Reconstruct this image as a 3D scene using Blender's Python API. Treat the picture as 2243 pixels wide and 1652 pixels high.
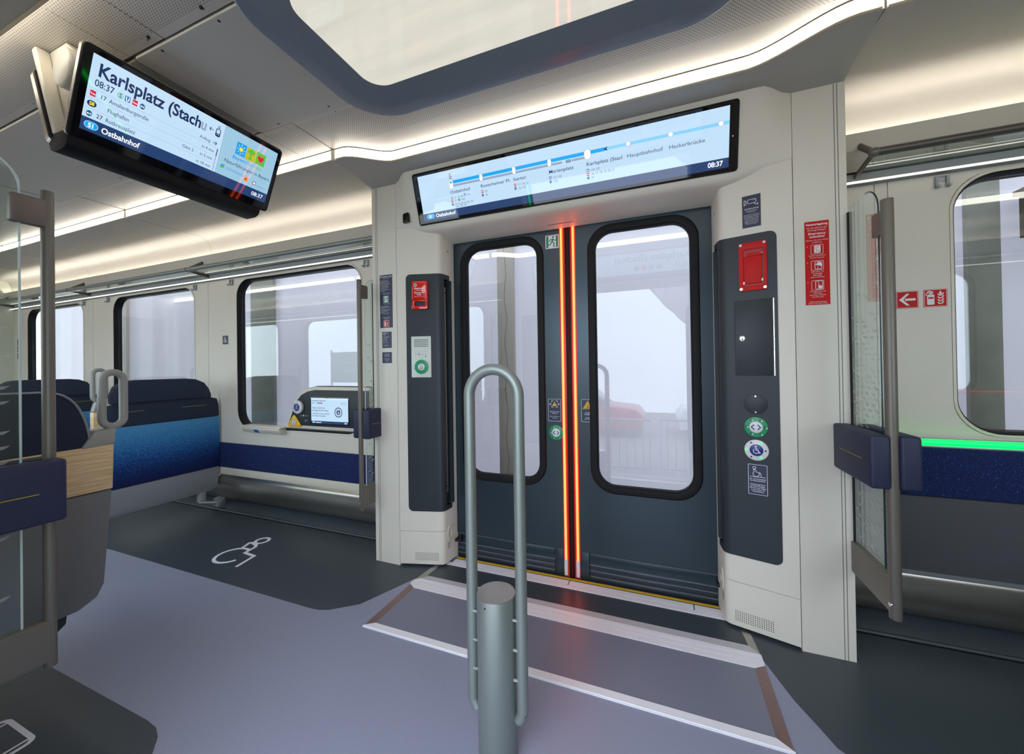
import bpy, bmesh, math, random
from mathutils import Vector, Matrix
from mathutils.geometry import tessellate_polygon
random.seed(7)
for o in list(bpy.data.objects): bpy.data.objects.remove(o)
SC = bpy.context.scene
COL = SC.collection
PI = math.pi
YC = 1.085                                   # centre line of the car (x runs along the car, y towards the far doors)

# ------------------------------------------------------------------ camera
cd = bpy.data.cameras.new('camera'); cam = bpy.data.objects.new('camera', cd); COL.objects.link(cam)
SC.camera = cam
yaw, pitch, roll = .3708, .0065, .0154
cy_, sy_ = math.cos(yaw), math.sin(yaw)
r_ = Vector((cy_, sy_, 0)); f_ = Vector((-sy_, cy_, 0)); d_ = Vector((0, 0, -1))
f2 = f_*math.cos(pitch) - d_*math.sin(pitch); d2 = f2.cross(r_)
r3 = r_*math.cos(roll) + d2*math.sin(roll); d3 = -r_*math.sin(roll) + d2*math.cos(roll)
R3 = Matrix((r3, -d3, -f2)).transposed()
cam.matrix_world = Matrix.Translation((0, 0, 1.2)) @ R3.to_4x4()
cd.sensor_width = 36; cd.sensor_fit = 'HORIZONTAL'; cd.lens = 831.2/2243*36
cd.shift_y = -0.01324; cd.clip_start = .02; cd.clip_end = 200

# ------------------------------------------------------------------ world, sun, exposure
W = bpy.data.worlds.new('world'); SC.world = W; W.use_nodes = True
wn = W.node_tree.nodes; wl_ = W.node_tree.links
bg = wn['Background']; bg.inputs[1].default_value = 4.6
sky = wn.new('ShaderNodeTexSky'); sky.sky_type = 'HOSEK_WILKIE'
sky.sun_direction = Vector((.3, -.5, .8)).normalized(); sky.turbidity = 7; sky.ground_albedo = .5
mixw = wn.new('ShaderNodeMixRGB'); mixw.inputs[0].default_value = .85
mixw.inputs[2].default_value = (.80, .87, 1, 1)
wl_.new(sky.outputs[0], mixw.inputs[1]); wl_.new(mixw.outputs[0], bg.inputs[0])
sd = bpy.data.lights.new('sun', 'SUN'); sd.energy = 3.5; sd.angle = .15; sd.color = (1, .96, .9)
so = bpy.data.objects.new('sun', sd); COL.objects.link(so); so.rotation_euler = (math.radians(-38), math.radians(20), 0)
VS = SC.view_settings; VS.view_transform = 'Standard'; VS.look = 'None'; VS.exposure = 0.17; VS.gamma = 1; VS.use_curve_mapping = False
LED = 6.5          # strength of the long ceiling strips
COVE = 24.0
PANEL = .68

# ------------------------------------------------------------------ materials
def lin(c):
    if isinstance(c, str):
        c = [int(c[i:i+2], 16)/255 for i in (0, 2, 4)]
        c = [x/12.92 if x <= .04045 else ((x+.055)/1.055)**2.4 for x in c]
    return (*c[:3], 1)
MATS = {}
def M(name, c, rough=.5, metal=0, noise=0.0, nscale=30, bump=0.0, emit=None, es=1.0, spec=.5, coat=0):
    if name in MATS: return MATS[name]
    m = bpy.data.materials.new(name); m.use_nodes = True; MATS[name] = m
    nt = m.node_tree; n = nt.nodes; p = n['Principled BSDF']
    p.inputs['Base Color'].default_value = lin(c); p.inputs['Roughness'].default_value = rough
    p.inputs['Metallic'].default_value = metal; p.inputs['Specular IOR Level'].default_value = spec
    if coat: p.inputs['Coat Weight'].default_value = coat
    if noise or bump:
        g = n.new('ShaderNodeNewGeometry'); t = n.new('ShaderNodeTexNoise'); t.inputs['Scale'].default_value = nscale
        t.inputs['Detail'].default_value = 3; nt.links.new(g.outputs['Position'], t.inputs['Vector'])
        if noise:
            mx = n.new('ShaderNodeMixRGB'); c0 = lin(c)
            mx.inputs[1].default_value = tuple(x*(1-noise) for x in c0[:3])+(1,); mx.inputs[2].default_value = tuple(min(1, x*(1+noise)) for x in c0[:3])+(1,)
            nt.links.new(t.outputs['Fac'], mx.inputs[0]); nt.links.new(mx.outputs[0], p.inputs['Base Color'])
        if bump:
            b = n.new('ShaderNodeBump'); b.inputs['Strength'].default_value = bump; b.inputs['Distance'].default_value = .002
            nt.links.new(t.outputs['Fac'], b.inputs['Height']); nt.links.new(b.outputs[0], p.inputs['Normal'])
    if emit is not None:
        p.inputs['Emission Color'].default_value = lin(emit); p.inputs['Emission Strength'].default_value = es
    return m
CREAM = M('cream_paint', 'd9d5c9', .42, noise=.02, nscale=4)
CREAM2 = M('cream_plastic', 'd8d3c4', .35, noise=.02, nscale=6)
GREY_PAINT = M('soffit_grey', 'b4b1aa', .5, noise=.03, nscale=300)
CEIL = M('ceiling_grey', 'aeaba8', .48, noise=.03, nscale=300)
DARK = M('anthracite_panel', '2a3238', .42, spec=.35, noise=.06, nscale=200, bump=.1)
DARKER = M('black_recess', '14161a', .5, noise=.1)
DOOR = M('door_blue_grey', '3a4750', .3, metal=.5, noise=.05, nscale=3)
RUBBER = M('black_rubber', '141416', .6, spec=.25, noise=.1, nscale=60)
RAIL = M('brushed_grey_tube', '8f9794', .42, metal=.6, noise=.06, nscale=500)
BROWN = M('champagne_metal', '767269', .45, metal=.45, noise=.06, nscale=500)
STEEL = M('stainless_steel', 'b4b0a8', .3, metal=.95, noise=.08, nscale=12)
CHROME = M('polished_screw', 'd5d5d5', .15, metal=1, noise=.03)
ALU = M('aluminium_housing', '92979a', .35, metal=.5, noise=.04)
WHITE = M('white_print', 'e6e8ec', .5, noise=.02)
WHITEP = M('white_floor_plate', 'f4f4fb', .35, noise=.02, nscale=40)
NAVY = M('navy_sticker', '1f2a4a', .4, noise=.04)
RED = M('signal_red', 'c21210', .5, noise=.05, nscale=60, spec=.25)
REDG = M('glossy_red_plastic', 'e0200f', .12, noise=.03, coat=.6)
GREEN = M('signal_green', '14925f', .35, noise=.03)
GREENS = M('sign_green', '1c8156', .4, noise=.03)
YELL = M('signal_yellow', 'e6b91e', .4, noise=.04)
BLUE = M('signal_blue', '1d5fb4', .4, noise=.03)
BTNBLUE = M('button_navy', '15247c', .3, noise=.03)
BTNWHITE = M('button_white', 'd9d9dc', .3, noise=.02)
BLACKP = M('black_print', '101216', .5, noise=.02)
GREYP = M('grey_print', '8b909c', .5, noise=.02)
SEATD = M('navy_upholstery', '222c40', .85, noise=.15, nscale=900, bump=.3)
PADM = M('navy_pad_leather', '1f2743', .55, noise=.08, nscale=400, bump=.2)
SHELL = M('grey_seat_shell', '8e9096', .5, noise=.06, nscale=600, bump=.08)
LOOP = M('grey_loop_plastic', '9c9c96', .4, noise=.03)
THREAD = M('ochre_thread', '9a8a24', .7, noise=.1)
TACT = M('anthracite_floor_strip', '33373d', .5, noise=.1, nscale=300)
BRONZE = M('bronze_edge_strip', '8f7471', .32, metal=.4, noise=.1, nscale=80)
FRAMEG = M('luminaire_frame', '76808c', .28, noise=.03)
GREYPAD = M('grey_wall_pad', '4b4e54', .8, noise=.1, nscale=700, bump=.2)
BLACKPL = M('gloss_black_bezel', '0b0b10', .04, noise=.05)
def node_mat(name, build, rough=.5, metal=0, spec=.5):
    m = bpy.data.materials.new(name); m.use_nodes = True; nt = m.node_tree; p = nt.nodes['Principled BSDF']
    p.inputs['Roughness'].default_value = rough; p.inputs['Metallic'].default_value = metal; p.inputs['Specular IOR Level'].default_value = spec
    build(nt, nt.nodes, nt.links, p); return m
REDSIDE = M('red_light_edge', 'a01008', .4, emit=(1, .03, .006), es=1.1)
def emis(name, c, s): return M(name, c, .4, emit=c, es=s)
LEDM = M('led_strip_white', 'fff6e6', .5, emit='fff6e8', es=LED)
COVEM = M('cove_led', 'fff1d8', .5, emit='fff6ea', es=COVE)
LEDTHIN = M('led_line_white', 'ffffff', .5, emit='fff6ea', es=3.0)
def lumin(nt, n, l, p):
    g = n.new('ShaderNodeNewGeometry'); mp = n.new('ShaderNodeMapping'); mp.inputs['Scale'].default_value = (1.2, 9, 1); mp.inputs['Rotation'].default_value = (0, 0, .12); l.new(g.outputs['Position'], mp.inputs[0])
    t = n.new('ShaderNodeTexNoise'); t.inputs['Scale'].default_value = 2.2; t.inputs['Detail'].default_value = 3; l.new(mp.outputs[0], t.inputs['Vector'])
    mx = n.new('ShaderNodeMixRGB'); mx.inputs[1].default_value = lin('dcdbd2'); mx.inputs[2].default_value = lin('fff8e6'); l.new(t.outputs['Fac'], mx.inputs[0])
    l.new(mx.outputs[0], p.inputs['Emission Color']); p.inputs['Emission Strength'].default_value = PANEL; p.inputs['Base Color'].default_value = lin('8c887c')
PANELM = node_mat('luminous_panel', lumin, .035, spec=.6)
REDLED = M('red_led_line', 'ff3010', .4, emit=(1, .085, .022), es=7.5)
REDGLOW = M('red_glow_rubber', '5a1410', .3, emit=(1, .015, .008), es=.30)
GREENLED = M('green_led_line', '10d040', .4, emit=(.0, 1, .05), es=4.0)
SCRBG = M('screen_pale_blue', '202428', .03, emit='bfdcf4', es=.93)
SCRBG2 = M('screen_advert_blue', '202428', .03, emit='9fcbe4', es=.85)
SCRNAVY = M('screen_navy', '05070c', .03, emit='2b4676', es=.8)
SCRBLK = M('screen_black', '05050a', .08, emit='04040c', es=.5)
SINK = M('screen_ink', '05070c', .1, emit='1c2e58', es=1)
SINK2 = M('screen_ink_grey', '05070c', .1, emit='4e6078', es=1)
SINK3 = M('screen_ink_light', '05070c', .1, emit='8da0b8', es=1)
SWHITE = M('screen_white', '303030', .1, emit='f4faff', es=1)
SCYAN = M('screen_cyan', '05070c', .1, emit='18a0e8', es=1)
SLCYAN = M('screen_light_cyan', '05070c', .1, emit='84c8f0', es=1)
SRED = M('screen_red', '05070c', .1, emit='c8203c', es=1)
SBLUE = M('screen_blue', '05070c', .1, emit='1464b0', es=1)
STEAL = M('screen_teal', '05070c', .1, emit='125878', es=1)
SYEL = M('screen_yellow', '05070c', .1, emit='f0e020', es=1)
SOLIVE = M('screen_olive', '05070c', .1, emit='b4b428', es=1)
SGRN = M('screen_green', '05070c', .1, emit='50b43c', es=1)
SDGRN = M('screen_dark_green', '05070c', .1, emit='2a8a50', es=1)
SKY1 = M('screen_sky', '05070c', .1, emit='1e96dc', es=1)

def glass_mat(name, tint, base=.06, gain=1.0, rough=0.0):
    m = bpy.data.materials.new(name); m.use_nodes = True; nt = m.node_tree; n = nt.nodes; n.clear()
    out = n.new('ShaderNodeOutputMaterial'); tr = n.new('ShaderNodeBsdfTransparent'); gl = n.new('ShaderNodeBsdfGlossy')
    tr.inputs[0].default_value = (*tint, 1); gl.inputs['Roughness'].default_value = rough; gl.inputs[0].default_value = (.95, .98, 1, 1)
    lw = n.new('ShaderNodeLayerWeight'); lw.inputs[0].default_value = .5
    pw = n.new('ShaderNodeMath'); pw.operation = 'POWER'; pw.inputs[1].default_value = 3.5; nt.links.new(lw.outputs['Facing'], pw.inputs[0])
    ma = n.new('ShaderNodeMath'); ma.operation = 'MULTIPLY_ADD'; ma.use_clamp = True
    ma.inputs[1].default_value = gain; ma.inputs[2].default_value = base; nt.links.new(pw.outputs[0], ma.inputs[0])
    mx = n.new('ShaderNodeMixShader'); nt.links.new(ma.outputs[0], mx.inputs[0]); nt.links.new(tr.outputs[0], mx.inputs[1]); nt.links.new(gl.outputs[0], mx.inputs[2])
    nt.links.new(mx.outputs[0], out.inputs[0]); return m
GLASS = glass_mat('window_glass', (.94, .975, .96), .055, .9)
CLEAR = glass_mat('clear_screen_glass', (.93, .97, .95), .055, 1.1)
SHELF = glass_mat('shelf_glass', (.8, .84, .82), .05, .6)

def mth(nt, op, a, b=None, c=None):
    n = nt.nodes.new('ShaderNodeMath'); n.operation = op
    for i, v in enumerate((a, b, c)):
        if v is None: continue
        if isinstance(v, (int, float)): n.inputs[i].default_value = v
        else: nt.links.new(v, n.inputs[i])
    return n.outputs[0]
def perf(nt, n, l, p):
    g = n.new('ShaderNodeNewGeometry'); s = n.new('ShaderNodeSeparateXYZ'); l.new(g.outputs['Position'], s.inputs[0])
    P = .0135
    def cell(off):
        d = []
        for ax in (0, 1):
            u = mth(nt, 'ADD', mth(nt, 'DIVIDE', s.outputs[ax], P), 1000+off); fr = mth(nt, 'FRACT', u); d.append(mth(nt, 'SUBTRACT', fr, .5))
        return mth(nt, 'SQRT', mth(nt, 'ADD', mth(nt, 'MULTIPLY', d[0], d[0]), mth(nt, 'MULTIPLY', d[1], d[1])))
    dm = mth(nt, 'MINIMUM', cell(0), cell(.5))
    hole = mth(nt, 'LESS_THAN', dm, .135)
    ay = mth(nt, 'ABSOLUTE', mth(nt, 'SUBTRACT', s.outputs[1], YC))
    mask = mth(nt, 'MULTIPLY', mth(nt, 'GREATER_THAN', ay, .285), mth(nt, 'LESS_THAN', ay, .497))
    fac = mth(nt, 'MULTIPLY', hole, mask)
    mx = n.new('ShaderNodeMixRGB'); mx.inputs[1].default_value = lin('b6b1a8'); mx.inputs[2].default_value = lin('2a2725')
    l.new(fac, mx.inputs[0]); l.new(mx.outputs[0], p.inputs['Base Color'])
    b = n.new('ShaderNodeBump'); b.invert = True; b.inputs['Distance'].default_value = .003; b.inputs['Strength'].default_value = .5
    l.new(fac, b.inputs['Height']); l.new(b.outputs[0], p.inputs['Normal'])
PERF = node_mat('perforated_metal', perf, .45)
def floorm(c, name, rough):
    def f(nt, n, l, p):
        g = n.new('ShaderNodeNewGeometry'); t = n.new('ShaderNodeTexNoise'); t.inputs['Scale'].default_value = 260; t.inputs['Detail'].default_value = 2
        l.new(g.outputs['Position'], t.inputs['Vector']); r = n.new('ShaderNodeValToRGB')
        c0 = lin(c); r.color_ramp.elements[0].color = tuple(x*.95 for x in c0[:3])+(1,); r.color_ramp.elements[0].position = .35
        r.color_ramp.elements[1].color = tuple(x*1.03 for x in c0[:3])+(1,); r.color_ramp.elements[1].position = .62
        e = r.color_ramp.elements.new(.74); e.color = tuple(min(1, x*1.14) for x in c0[:3])+(1,)
        l.new(t.outputs['Fac'], r.inputs[0]); l.new(r.outputs[0], p.inputs['Base Color'])
        b = n.new('ShaderNodeBump'); b.inputs['Distance'].default_value = .0004; b.inputs['Strength'].default_value = .1; l.new(t.outputs['Fac'], b.inputs['Height']); l.new(b.outputs[0], p.inputs['Normal'])
    return node_mat(name, f, rough)
FLOORL = floorm('9499b0', 'floor_light_blue_grey', .36)
FLOORD = floorm('3c454d', 'floor_dark_slate', .36)
FLOORR = floorm('7f8294', 'ramp_plate_grey', .38)
def fabric(nt, n, l, p):
    g = n.new('ShaderNodeNewGeometry'); s = n.new('ShaderNodeSeparateXYZ'); l.new(g.outputs['Position'], s.inputs[0])
    t = n.new('ShaderNodeTexNoise'); t.inputs['Scale'].default_value = 170; t.inputs['Detail'].default_value = 5; t.inputs['Roughness'].default_value = .75; l.new(g.outputs['Position'], t.inputs['Vector'])
    z = mth(nt, 'ADD', s.outputs[2], mth(nt, 'MULTIPLY', mth(nt, 'SUBTRACT', t.outputs['Fac'], .5), .95))
    k = mth(nt, 'DIVIDE', mth(nt, 'SUBTRACT', z, .36), .44)
    r = n.new('ShaderNodeValToRGB'); e = r.color_ramp.elements; e[0].position = .1; e[0].color = lin('061650'); e[1].position = .95; e[1].color = lin('4a8cba')
    q = e.new(.4); q.color = lin('0f3f86'); q = e.new(.62); q.color = lin('2470ae')
    l.new(k, r.inputs[0]); l.new(r.outputs[0], p.inputs['Base Color'])
FABRIC = node_mat('gradient_blue_moquette', fabric, .9)
def band(nt, n, l, p):
    g = n.new('ShaderNodeNewGeometry'); t = n.new('ShaderNodeTexNoise'); t.inputs['Scale'].default_value = 160; t.inputs['Detail'].default_value = 4; l.new(g.outputs['Position'], t.inputs['Vector'])
    r = n.new('ShaderNodeValToRGB'); e = r.color_ramp.elements; e[0].position = .3; e[0].color = lin('050f3c'); e[1].position = .66; e[1].color = lin('0e2864')
    q = e.new(.76); q.color = lin('5f8cc8'); l.new(t.outputs['Fac'], r.inputs[0]); l.new(r.outputs[0], p.inputs['Base Color'])
BAND = node_mat('speckled_navy_moquette', band, .9)
def wood(nt, n, l, p):
    g = n.new('ShaderNodeNewGeometry'); mp = n.new('ShaderNodeMapping'); mp.inputs['Scale'].default_value = (6, 6, 260); l.new(g.outputs['Position'], mp.inputs[0])
    t = n.new('ShaderNodeTexNoise'); t.inputs['Scale'].default_value = 1.5; t.inputs['Detail'].default_value = 6; l.new(mp.outputs[0], t.inputs['Vector'])
    r = n.new('ShaderNodeValToRGB'); e = r.color_ramp.elements; e[0].position = .3; e[0].color = lin('c4a373'); e[1].position = .68; e[1].color = lin('f0d8ac')
    l.new(t.outputs['Fac'], r.inputs[0]); l.new(r.outputs[0], p.inputs['Base Color'])
WOOD = node_mat('oak_veneer', wood, .5)
def tarp(nt, n, l, p):
    g = n.new('ShaderNodeNewGeometry'); t = n.new('ShaderNodeTexNoise'); t.inputs['Scale'].default_value = 1.6; t.inputs['Detail'].default_value = 4; l.new(g.outputs['Position'], t.inputs['Vector'])
    mx = n.new('ShaderNodeMixRGB'); mx.inputs[1].default_value = lin('cfcbd0'); mx.inputs[2].default_value = lin('e2dfe4'); l.new(t.outputs['Fac'], mx.inputs[0]); l.new(mx.outputs[0], p.inputs['Base Color'])
    b = n.new('ShaderNodeBump'); b.inputs['Distance'].default_value = .05; b.inputs['Strength'].default_value = .5; l.new(t.outputs['Fac'], b.inputs['Height']); l.new(b.outputs[0], p.inputs['Normal'])
    p.inputs['Transmission Weight'].default_value = 0
    tl = n.new('ShaderNodeBsdfTranslucent'); tl.inputs[0].default_value = lin('d0cdd4'); ms = n.new('ShaderNodeMixShader'); ms.inputs[0].default_value = .45
    l.new(p.outputs[0], ms.inputs[1]); l.new(tl.outputs[0], ms.inputs[2]); l.new(ms.outputs[0], n['Material Output'].inputs[0])
TARP = node_mat('white_tent_tarp', tarp, .6)
ASPH = M('asphalt', '7c7c7c', .9, noise=.15, nscale=8)
CONC = M('stained_concrete', '86857c', .8, noise=.25, nscale=9, bump=.4)

# ------------------------------------------------------------------ geometry helpers
class Fr:
    def __init__(s, O, U, V, N=None):
        s.O = Vector(O); s.U = Vector(U).normalized(); s.V = Vector(V).normalized()
        s.N = Vector(N).normalized() if N else s.U.cross(s.V).normalized()
    def p(s, u, v, n=0): return s.O + s.U*u + s.V*v + s.N*n
FW = Fr((0, 0, 0), (1, 0, 0), (0, 0, 1), (0, -1, 0))      # u=x v=z n=-y : planes that face the camera side
FX = Fr((0, 0, 0), (0, 1, 0), (0, 0, 1), (1, 0, 0))       # u=y v=z n=x  : planes across the car
FZ = Fr((0, 0, 0), (1, 0, 0), (0, 1, 0), (0, 0, 1))       # u=x v=y n=z  : floor and ceiling
MIR = False
def my(y): return 2*YC - y
def rr(u0, v0, u1, v1, r, k=5, corners=(1, 1, 1, 1)):
    out = []
    for i, (cu, cv, a) in enumerate(((u1-r, v1-r, 0), (u0+r, v1-r, 90), (u0+r, v0+r, 180), (u1-r, v0+r, 270))):
        if corners[i] and r > 0:
            for j in range(k+1):
                t = math.radians(a+90*j/k); out.append((cu+r*math.cos(t), cv+r*math.sin(t)))
        else: out.append(((u1, v1), (u0, v1), (u0, v0), (u1, v0))[i])
    return out
def circ(cu, cv, r, k=24, r2=None): return [(cu+r*math.cos(2*PI*i/k), cv+(r2 or r)*math.sin(2*PI*i/k)) for i in range(k)]
def wloc(o):
    v = Vector((0, 0, 0))
    while o: v += o.location; o = o.parent
    return v
class MB:
    def __init__(s): s.v = []; s.f = []
    def add(s, vs, fs):
        b = len(s.v); s.v += [Vector(x) for x in vs]; s.f += [tuple(b+i for i in f) for f in fs]; return s
    def prism(s, fr, pts, n0, n1, holes=()):
        loops = [list(pts)]+[list(h) for h in holes]; b = len(s.v); idx = []; flat = []
        for lp in loops: idx.append(range(len(flat), len(flat)+len(lp))); flat += lp
        K = len(flat)
        s.v += [fr.p(u, v, n0) for u, v in flat]+[fr.p(u, v, n1) for u, v in flat]
        if holes or len(pts) > 4:
            tris = tessellate_polygon([[Vector((u, v, 0)) for u, v in lp] for lp in loops])
        else: tris = [tuple(range(len(pts)))]
        for t in tris:
            s.f.append(tuple(b+i for i in t)); s.f.append(tuple(b+K+i for i in reversed(t)))
        for ix in idx:
            ix = list(ix)
            for a, c in zip(ix, ix[1:]+ix[:1]): s.f.append((b+a, b+c, b+K+c, b+K+a))
        return s
    def box(s, x0, y0, z0, x1, y1, z1): return s.prism(FZ, [(x0, y0), (x1, y0), (x1, y1), (x0, y1)], z0, z1)
    def fbox(s, fr, u0, v0, u1, v1, n0, n1): return s.prism(fr, [(u0, v0), (u1, v0), (u1, v1), (u0, v1)], n0, n1)
    def frr(s, fr, u0, v0, u1, v1, r, n0, n1, k=5, corners=(1, 1, 1, 1)): return s.prism(fr, rr(u0, v0, u1, v1, r, k, corners), n0, n1)
    def flat(s, fr, pts, n=0):
        b = len(s.v); s.v += [fr.p(u, v, n) for u, v in pts]
        if len(pts) > 4:
            for t in tessellate_polygon([[Vector((u, v, 0)) for u, v in pts]]): s.f.append(tuple(b+i for i in t))
        else: s.f.append(tuple(range(b, b+len(pts))))
        return s
    def loft(s, rings, closed=True, caps=True):
        b = len(s.v); n = len(rings[0])
        for r in rings: s.v += [Vector(p) for p in r]
        for i in range(len(rings)-1):
            for j in range(n if closed else n-1):
                k = (j+1) % n; s.f.append((b+i*n+j, b+i*n+k, b+(i+1)*n+k, b+(i+1)*n+j))
        if caps: s.f.append(tuple(b+j for j in range(n))); s.f.append(tuple(b+(len(rings)-1)*n+j for j in reversed(range(n))))
        return s
    def tube(s, path, r, k=14, closed=False, r2=None):
        P = [Vector(p) for p in path]; N = len(P); rings = []; ref = None
        for i in range(N):
            a = P[(i-1) % N] if (closed or i > 0) else P[i]; c = P[(i+1) % N] if (closed or i < N-1) else P[i]
            t = (c-a).normalized()
            if ref is None:
                ref = t.cross(Vector((0, 0, 1)))
                if ref.length < .1: ref = t.cross(Vector((1, 0, 0)))
            u = (ref - t*ref.dot(t)).normalized(); ref = u; w = t.cross(u)
            rings.append([P[i]+u*r*math.cos(2*PI*j/k)+w*(r2 or r)*math.sin(2*PI*j/k) for j in range(k)])
        if closed: rings.append(rings[0])
        return s.loft(rings, True, not closed)
    def cyl(s, a, b, r, k=20): return s.tube([a, b], r, k)
    def sphere(s, c, r, k=12):
        rings = []
        for i in range(1, k):
            t = PI*i/k; rings.append([(c[0]+r*math.sin(t)*math.cos(2*PI*j/k), c[1]+r*math.sin(t)*math.sin(2*PI*j/k), c[2]+r*math.cos(t)) for j in range(k)])
        return s.loft(rings)
    def build(s, name, mat, parent=None, bevel=0, seg=2, smooth=True, angle=35, kind=None):
        o0 = wloc(parent) if parent else Vector((0, 0, 0))
        if MIR: vs = [Vector((v.x, my(v.y), v.z)) for v in s.v]; fs = [tuple(reversed(f)) for f in s.f]
        else: vs = s.v; fs = s.f
        bm = bmesh.new(); bv = [bm.verts.new(v-o0) for v in vs]
        for f in fs:
            try: bm.faces.new([bv[i] for i in f])
            except ValueError: pass
        bmesh.ops.remove_doubles(bm, verts=bm.verts, dist=1e-6)
        bmesh.ops.recalc_face_normals(bm, faces=bm.faces)
        if bevel:
            bmesh.ops.dissolve_limit(bm, angle_limit=.01, verts=bm.verts, edges=bm.edges)
            es = [e for e in bm.edges if len(e.link_faces) == 2 and e.calc_face_angle(0) > .5]
            bmesh.ops.bevel(bm, geom=es, offset=bevel, segments=seg, profile=.5, affect='EDGES', clamp_overlap=True)
        me = bpy.data.meshes.new(name); bm.to_mesh(me); bm.free()
        me.materials.append(mat)
        if smooth:
            for p in me.polygons: p.use_smooth = True
            me.set_sharp_from_angle(angle=math.radians(angle))
        o = bpy.data.objects.new(name, me); COL.objects.link(o); o.parent = parent
        if kind: o['kind'] = kind
        return o
def tag(o, label, cat, group=None):
    o['label'] = label; o['category'] = cat
    if group: o['group'] = group
    return o
def thing(name, label, cat, loc=(0, 0, 0), group=None):
    o = bpy.data.objects.new(name, None); COL.objects.link(o)
    x, y, z = loc; o.location = (x, my(y) if MIR else y, z); o.empty_display_size = .05
    return tag(o, label, cat, group)
def dup(o, delta, label, group=None):
    def cp(a, par):
        c = a.copy(); COL.objects.link(c); c.parent = par
        for ch in [q for q in bpy.data.objects if q.parent == a]: cp(ch, c)
        return c
    c = cp(o, None); c.location = o.location + Vector(delta); c['label'] = label
    if group: c['group'] = group
    return c

# flat print: everything is collected and built in one go at the end
REQ = []; TXT = []
class Gr:
    def __init__(s, parent, fr): s.par = parent; s.fr = fr; s.b = {}; s.k = 0; REQ.append(s)
    def mb(s, name, mat): return s.b.setdefault((name, mat.name), MB())
    def poly(s, pts, mat, L=1, name='pictogram'): s.k += 1; s.mb(name, mat).flat(s.fr, pts, .0004*L+s.k*4e-6); return s
    def rect(s, u0, v0, u1, v1, mat, L=1, r=0, name='pictogram'): return s.poly(rr(u0, v0, u1, v1, r, 4) if r else [(u0, v0), (u1, v0), (u1, v1), (u0, v1)], mat, L, name)
    def disc(s, u, v, r, mat, L=1, r2=None, name='pictogram'): return s.poly(circ(u, v, r, 24, r2), mat, L, name)
    def stroke(s, pts, w, mat, L=1, closed=False, name='pictogram'):
        P = [Vector(p) for p in pts]; n = len(P); m = s.mb(name, mat); off = []; s.k += 1
        for i in range(n):
            a = P[(i-1) % n] if closed or i else P[i]; c = P[(i+1) % n] if closed or i < n-1 else P[i]
            d1 = (P[i]-a); d2 = (c-P[i])
            d1 = d1.normalized() if d1.length else d2.normalized(); d2 = d2.normalized() if d2.length else d1
            t = (d1+d2); t = t.normalized() if t.length > 1e-6 else d1
            nn = Vector((-t.y, t.x)); k = max(.5, nn.dot(Vector((-d1.y, d1.x)))); off.append(nn*(w/2/k))
        for i in range(n if closed else n-1):
            j = (i+1) % n
            m.flat(s.fr, [tuple(P[i]+off[i]), tuple(P[i]-off[i]), tuple(P[j]-off[j]), tuple(P[j]+off[j])], .0004*L+s.k*4e-6)
        return s
    def ring(s, u, v, r, w, mat, L=1, a0=0, a1=360, k=28, name='pictogram'):
        full = a1-a0 >= 360
        pts = [(u+r*math.cos(math.radians(a0+(a1-a0)*i/k)), v+r*math.sin(math.radians(a0+(a1-a0)*i/k))) for i in range(k if full else k+1)]
        return s.stroke(pts, w, mat, L, full, name)
    def text(s, t, u, v, size, mat, L=1, align='LEFT', bold=0, sx=1.0, shear=0, name='lettering', w=None):
        TXT.append((s, t, u, v, size, mat, L, align, bold, sx, shear, name, w)); return s
    def lines(s, ls, u, v, size, mat, dv, **k):
        for i, t in enumerate(ls): s.text(t, u, v-i*dv, size, mat, **k)
        return s
def flush():
    tmp = []
    for r in TXT:
        c = bpy.data.curves.new('t', 'FONT'); c.body = r[1]; c.size = r[4]; c.align_x = r[7]; c.offset = r[8]*r[4]; c.shear = r[10]; c.resolution_u = 2 if r[4] < .012 else 4
        o = bpy.data.objects.new('t', c); COL.objects.link(o); tmp.append((o, c, r))
    bpy.context.view_layer.update(); dg = bpy.context.evaluated_depsgraph_get()
    for o, c, r in tmp:
        me = o.evaluated_get(dg).to_mesh(); s = r[0]; m = s.mb(r[11], r[5]); k_ = r[9]
        if r[12] and len(me.vertices):
            xs_ = [v.co.x for v in me.vertices]; k_ = r[12]/(max(xs_)-min(xs_))
        m.add([s.fr.p(r[2]+v.co.x*k_, r[3]+v.co.y, .0004*r[6]) for v in me.vertices], [tuple(p.vertices) for p in me.polygons])
        o.evaluated_get(dg).to_mesh_clear()
    for o, c, r in tmp: bpy.data.objects.remove(o); bpy.data.curves.remove(c)
    global MIR
    for s in REQ:
        MIR = False
        for (name, mn), m in s.b.items():
            if m.f: m.build(name, bpy.data.materials[mn], s.par, smooth=False, kind='stuff')
def smooth01(t): t = max(0, min(1, t)); return t*t*(3-2*t)
def screw(parent, fr, u, v, r=.005, n=.0):
    m = MB().prism(fr, circ(u, v, r, 12), n, n+.0018); m.build('screw', CHROME, parent, smooth=False)
def both(fn):
    global MIR
    MIR = False; fn(0); MIR = True; fn(1); MIR = False
SC.cycles.use_denoising = True; SC.cycles.sample_clamp_indirect = 6; SC.cycles.max_bounces = 10; SC.cycles.transparent_max_bounces = 12

X0, X1 = -7.62, 3.4
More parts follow.
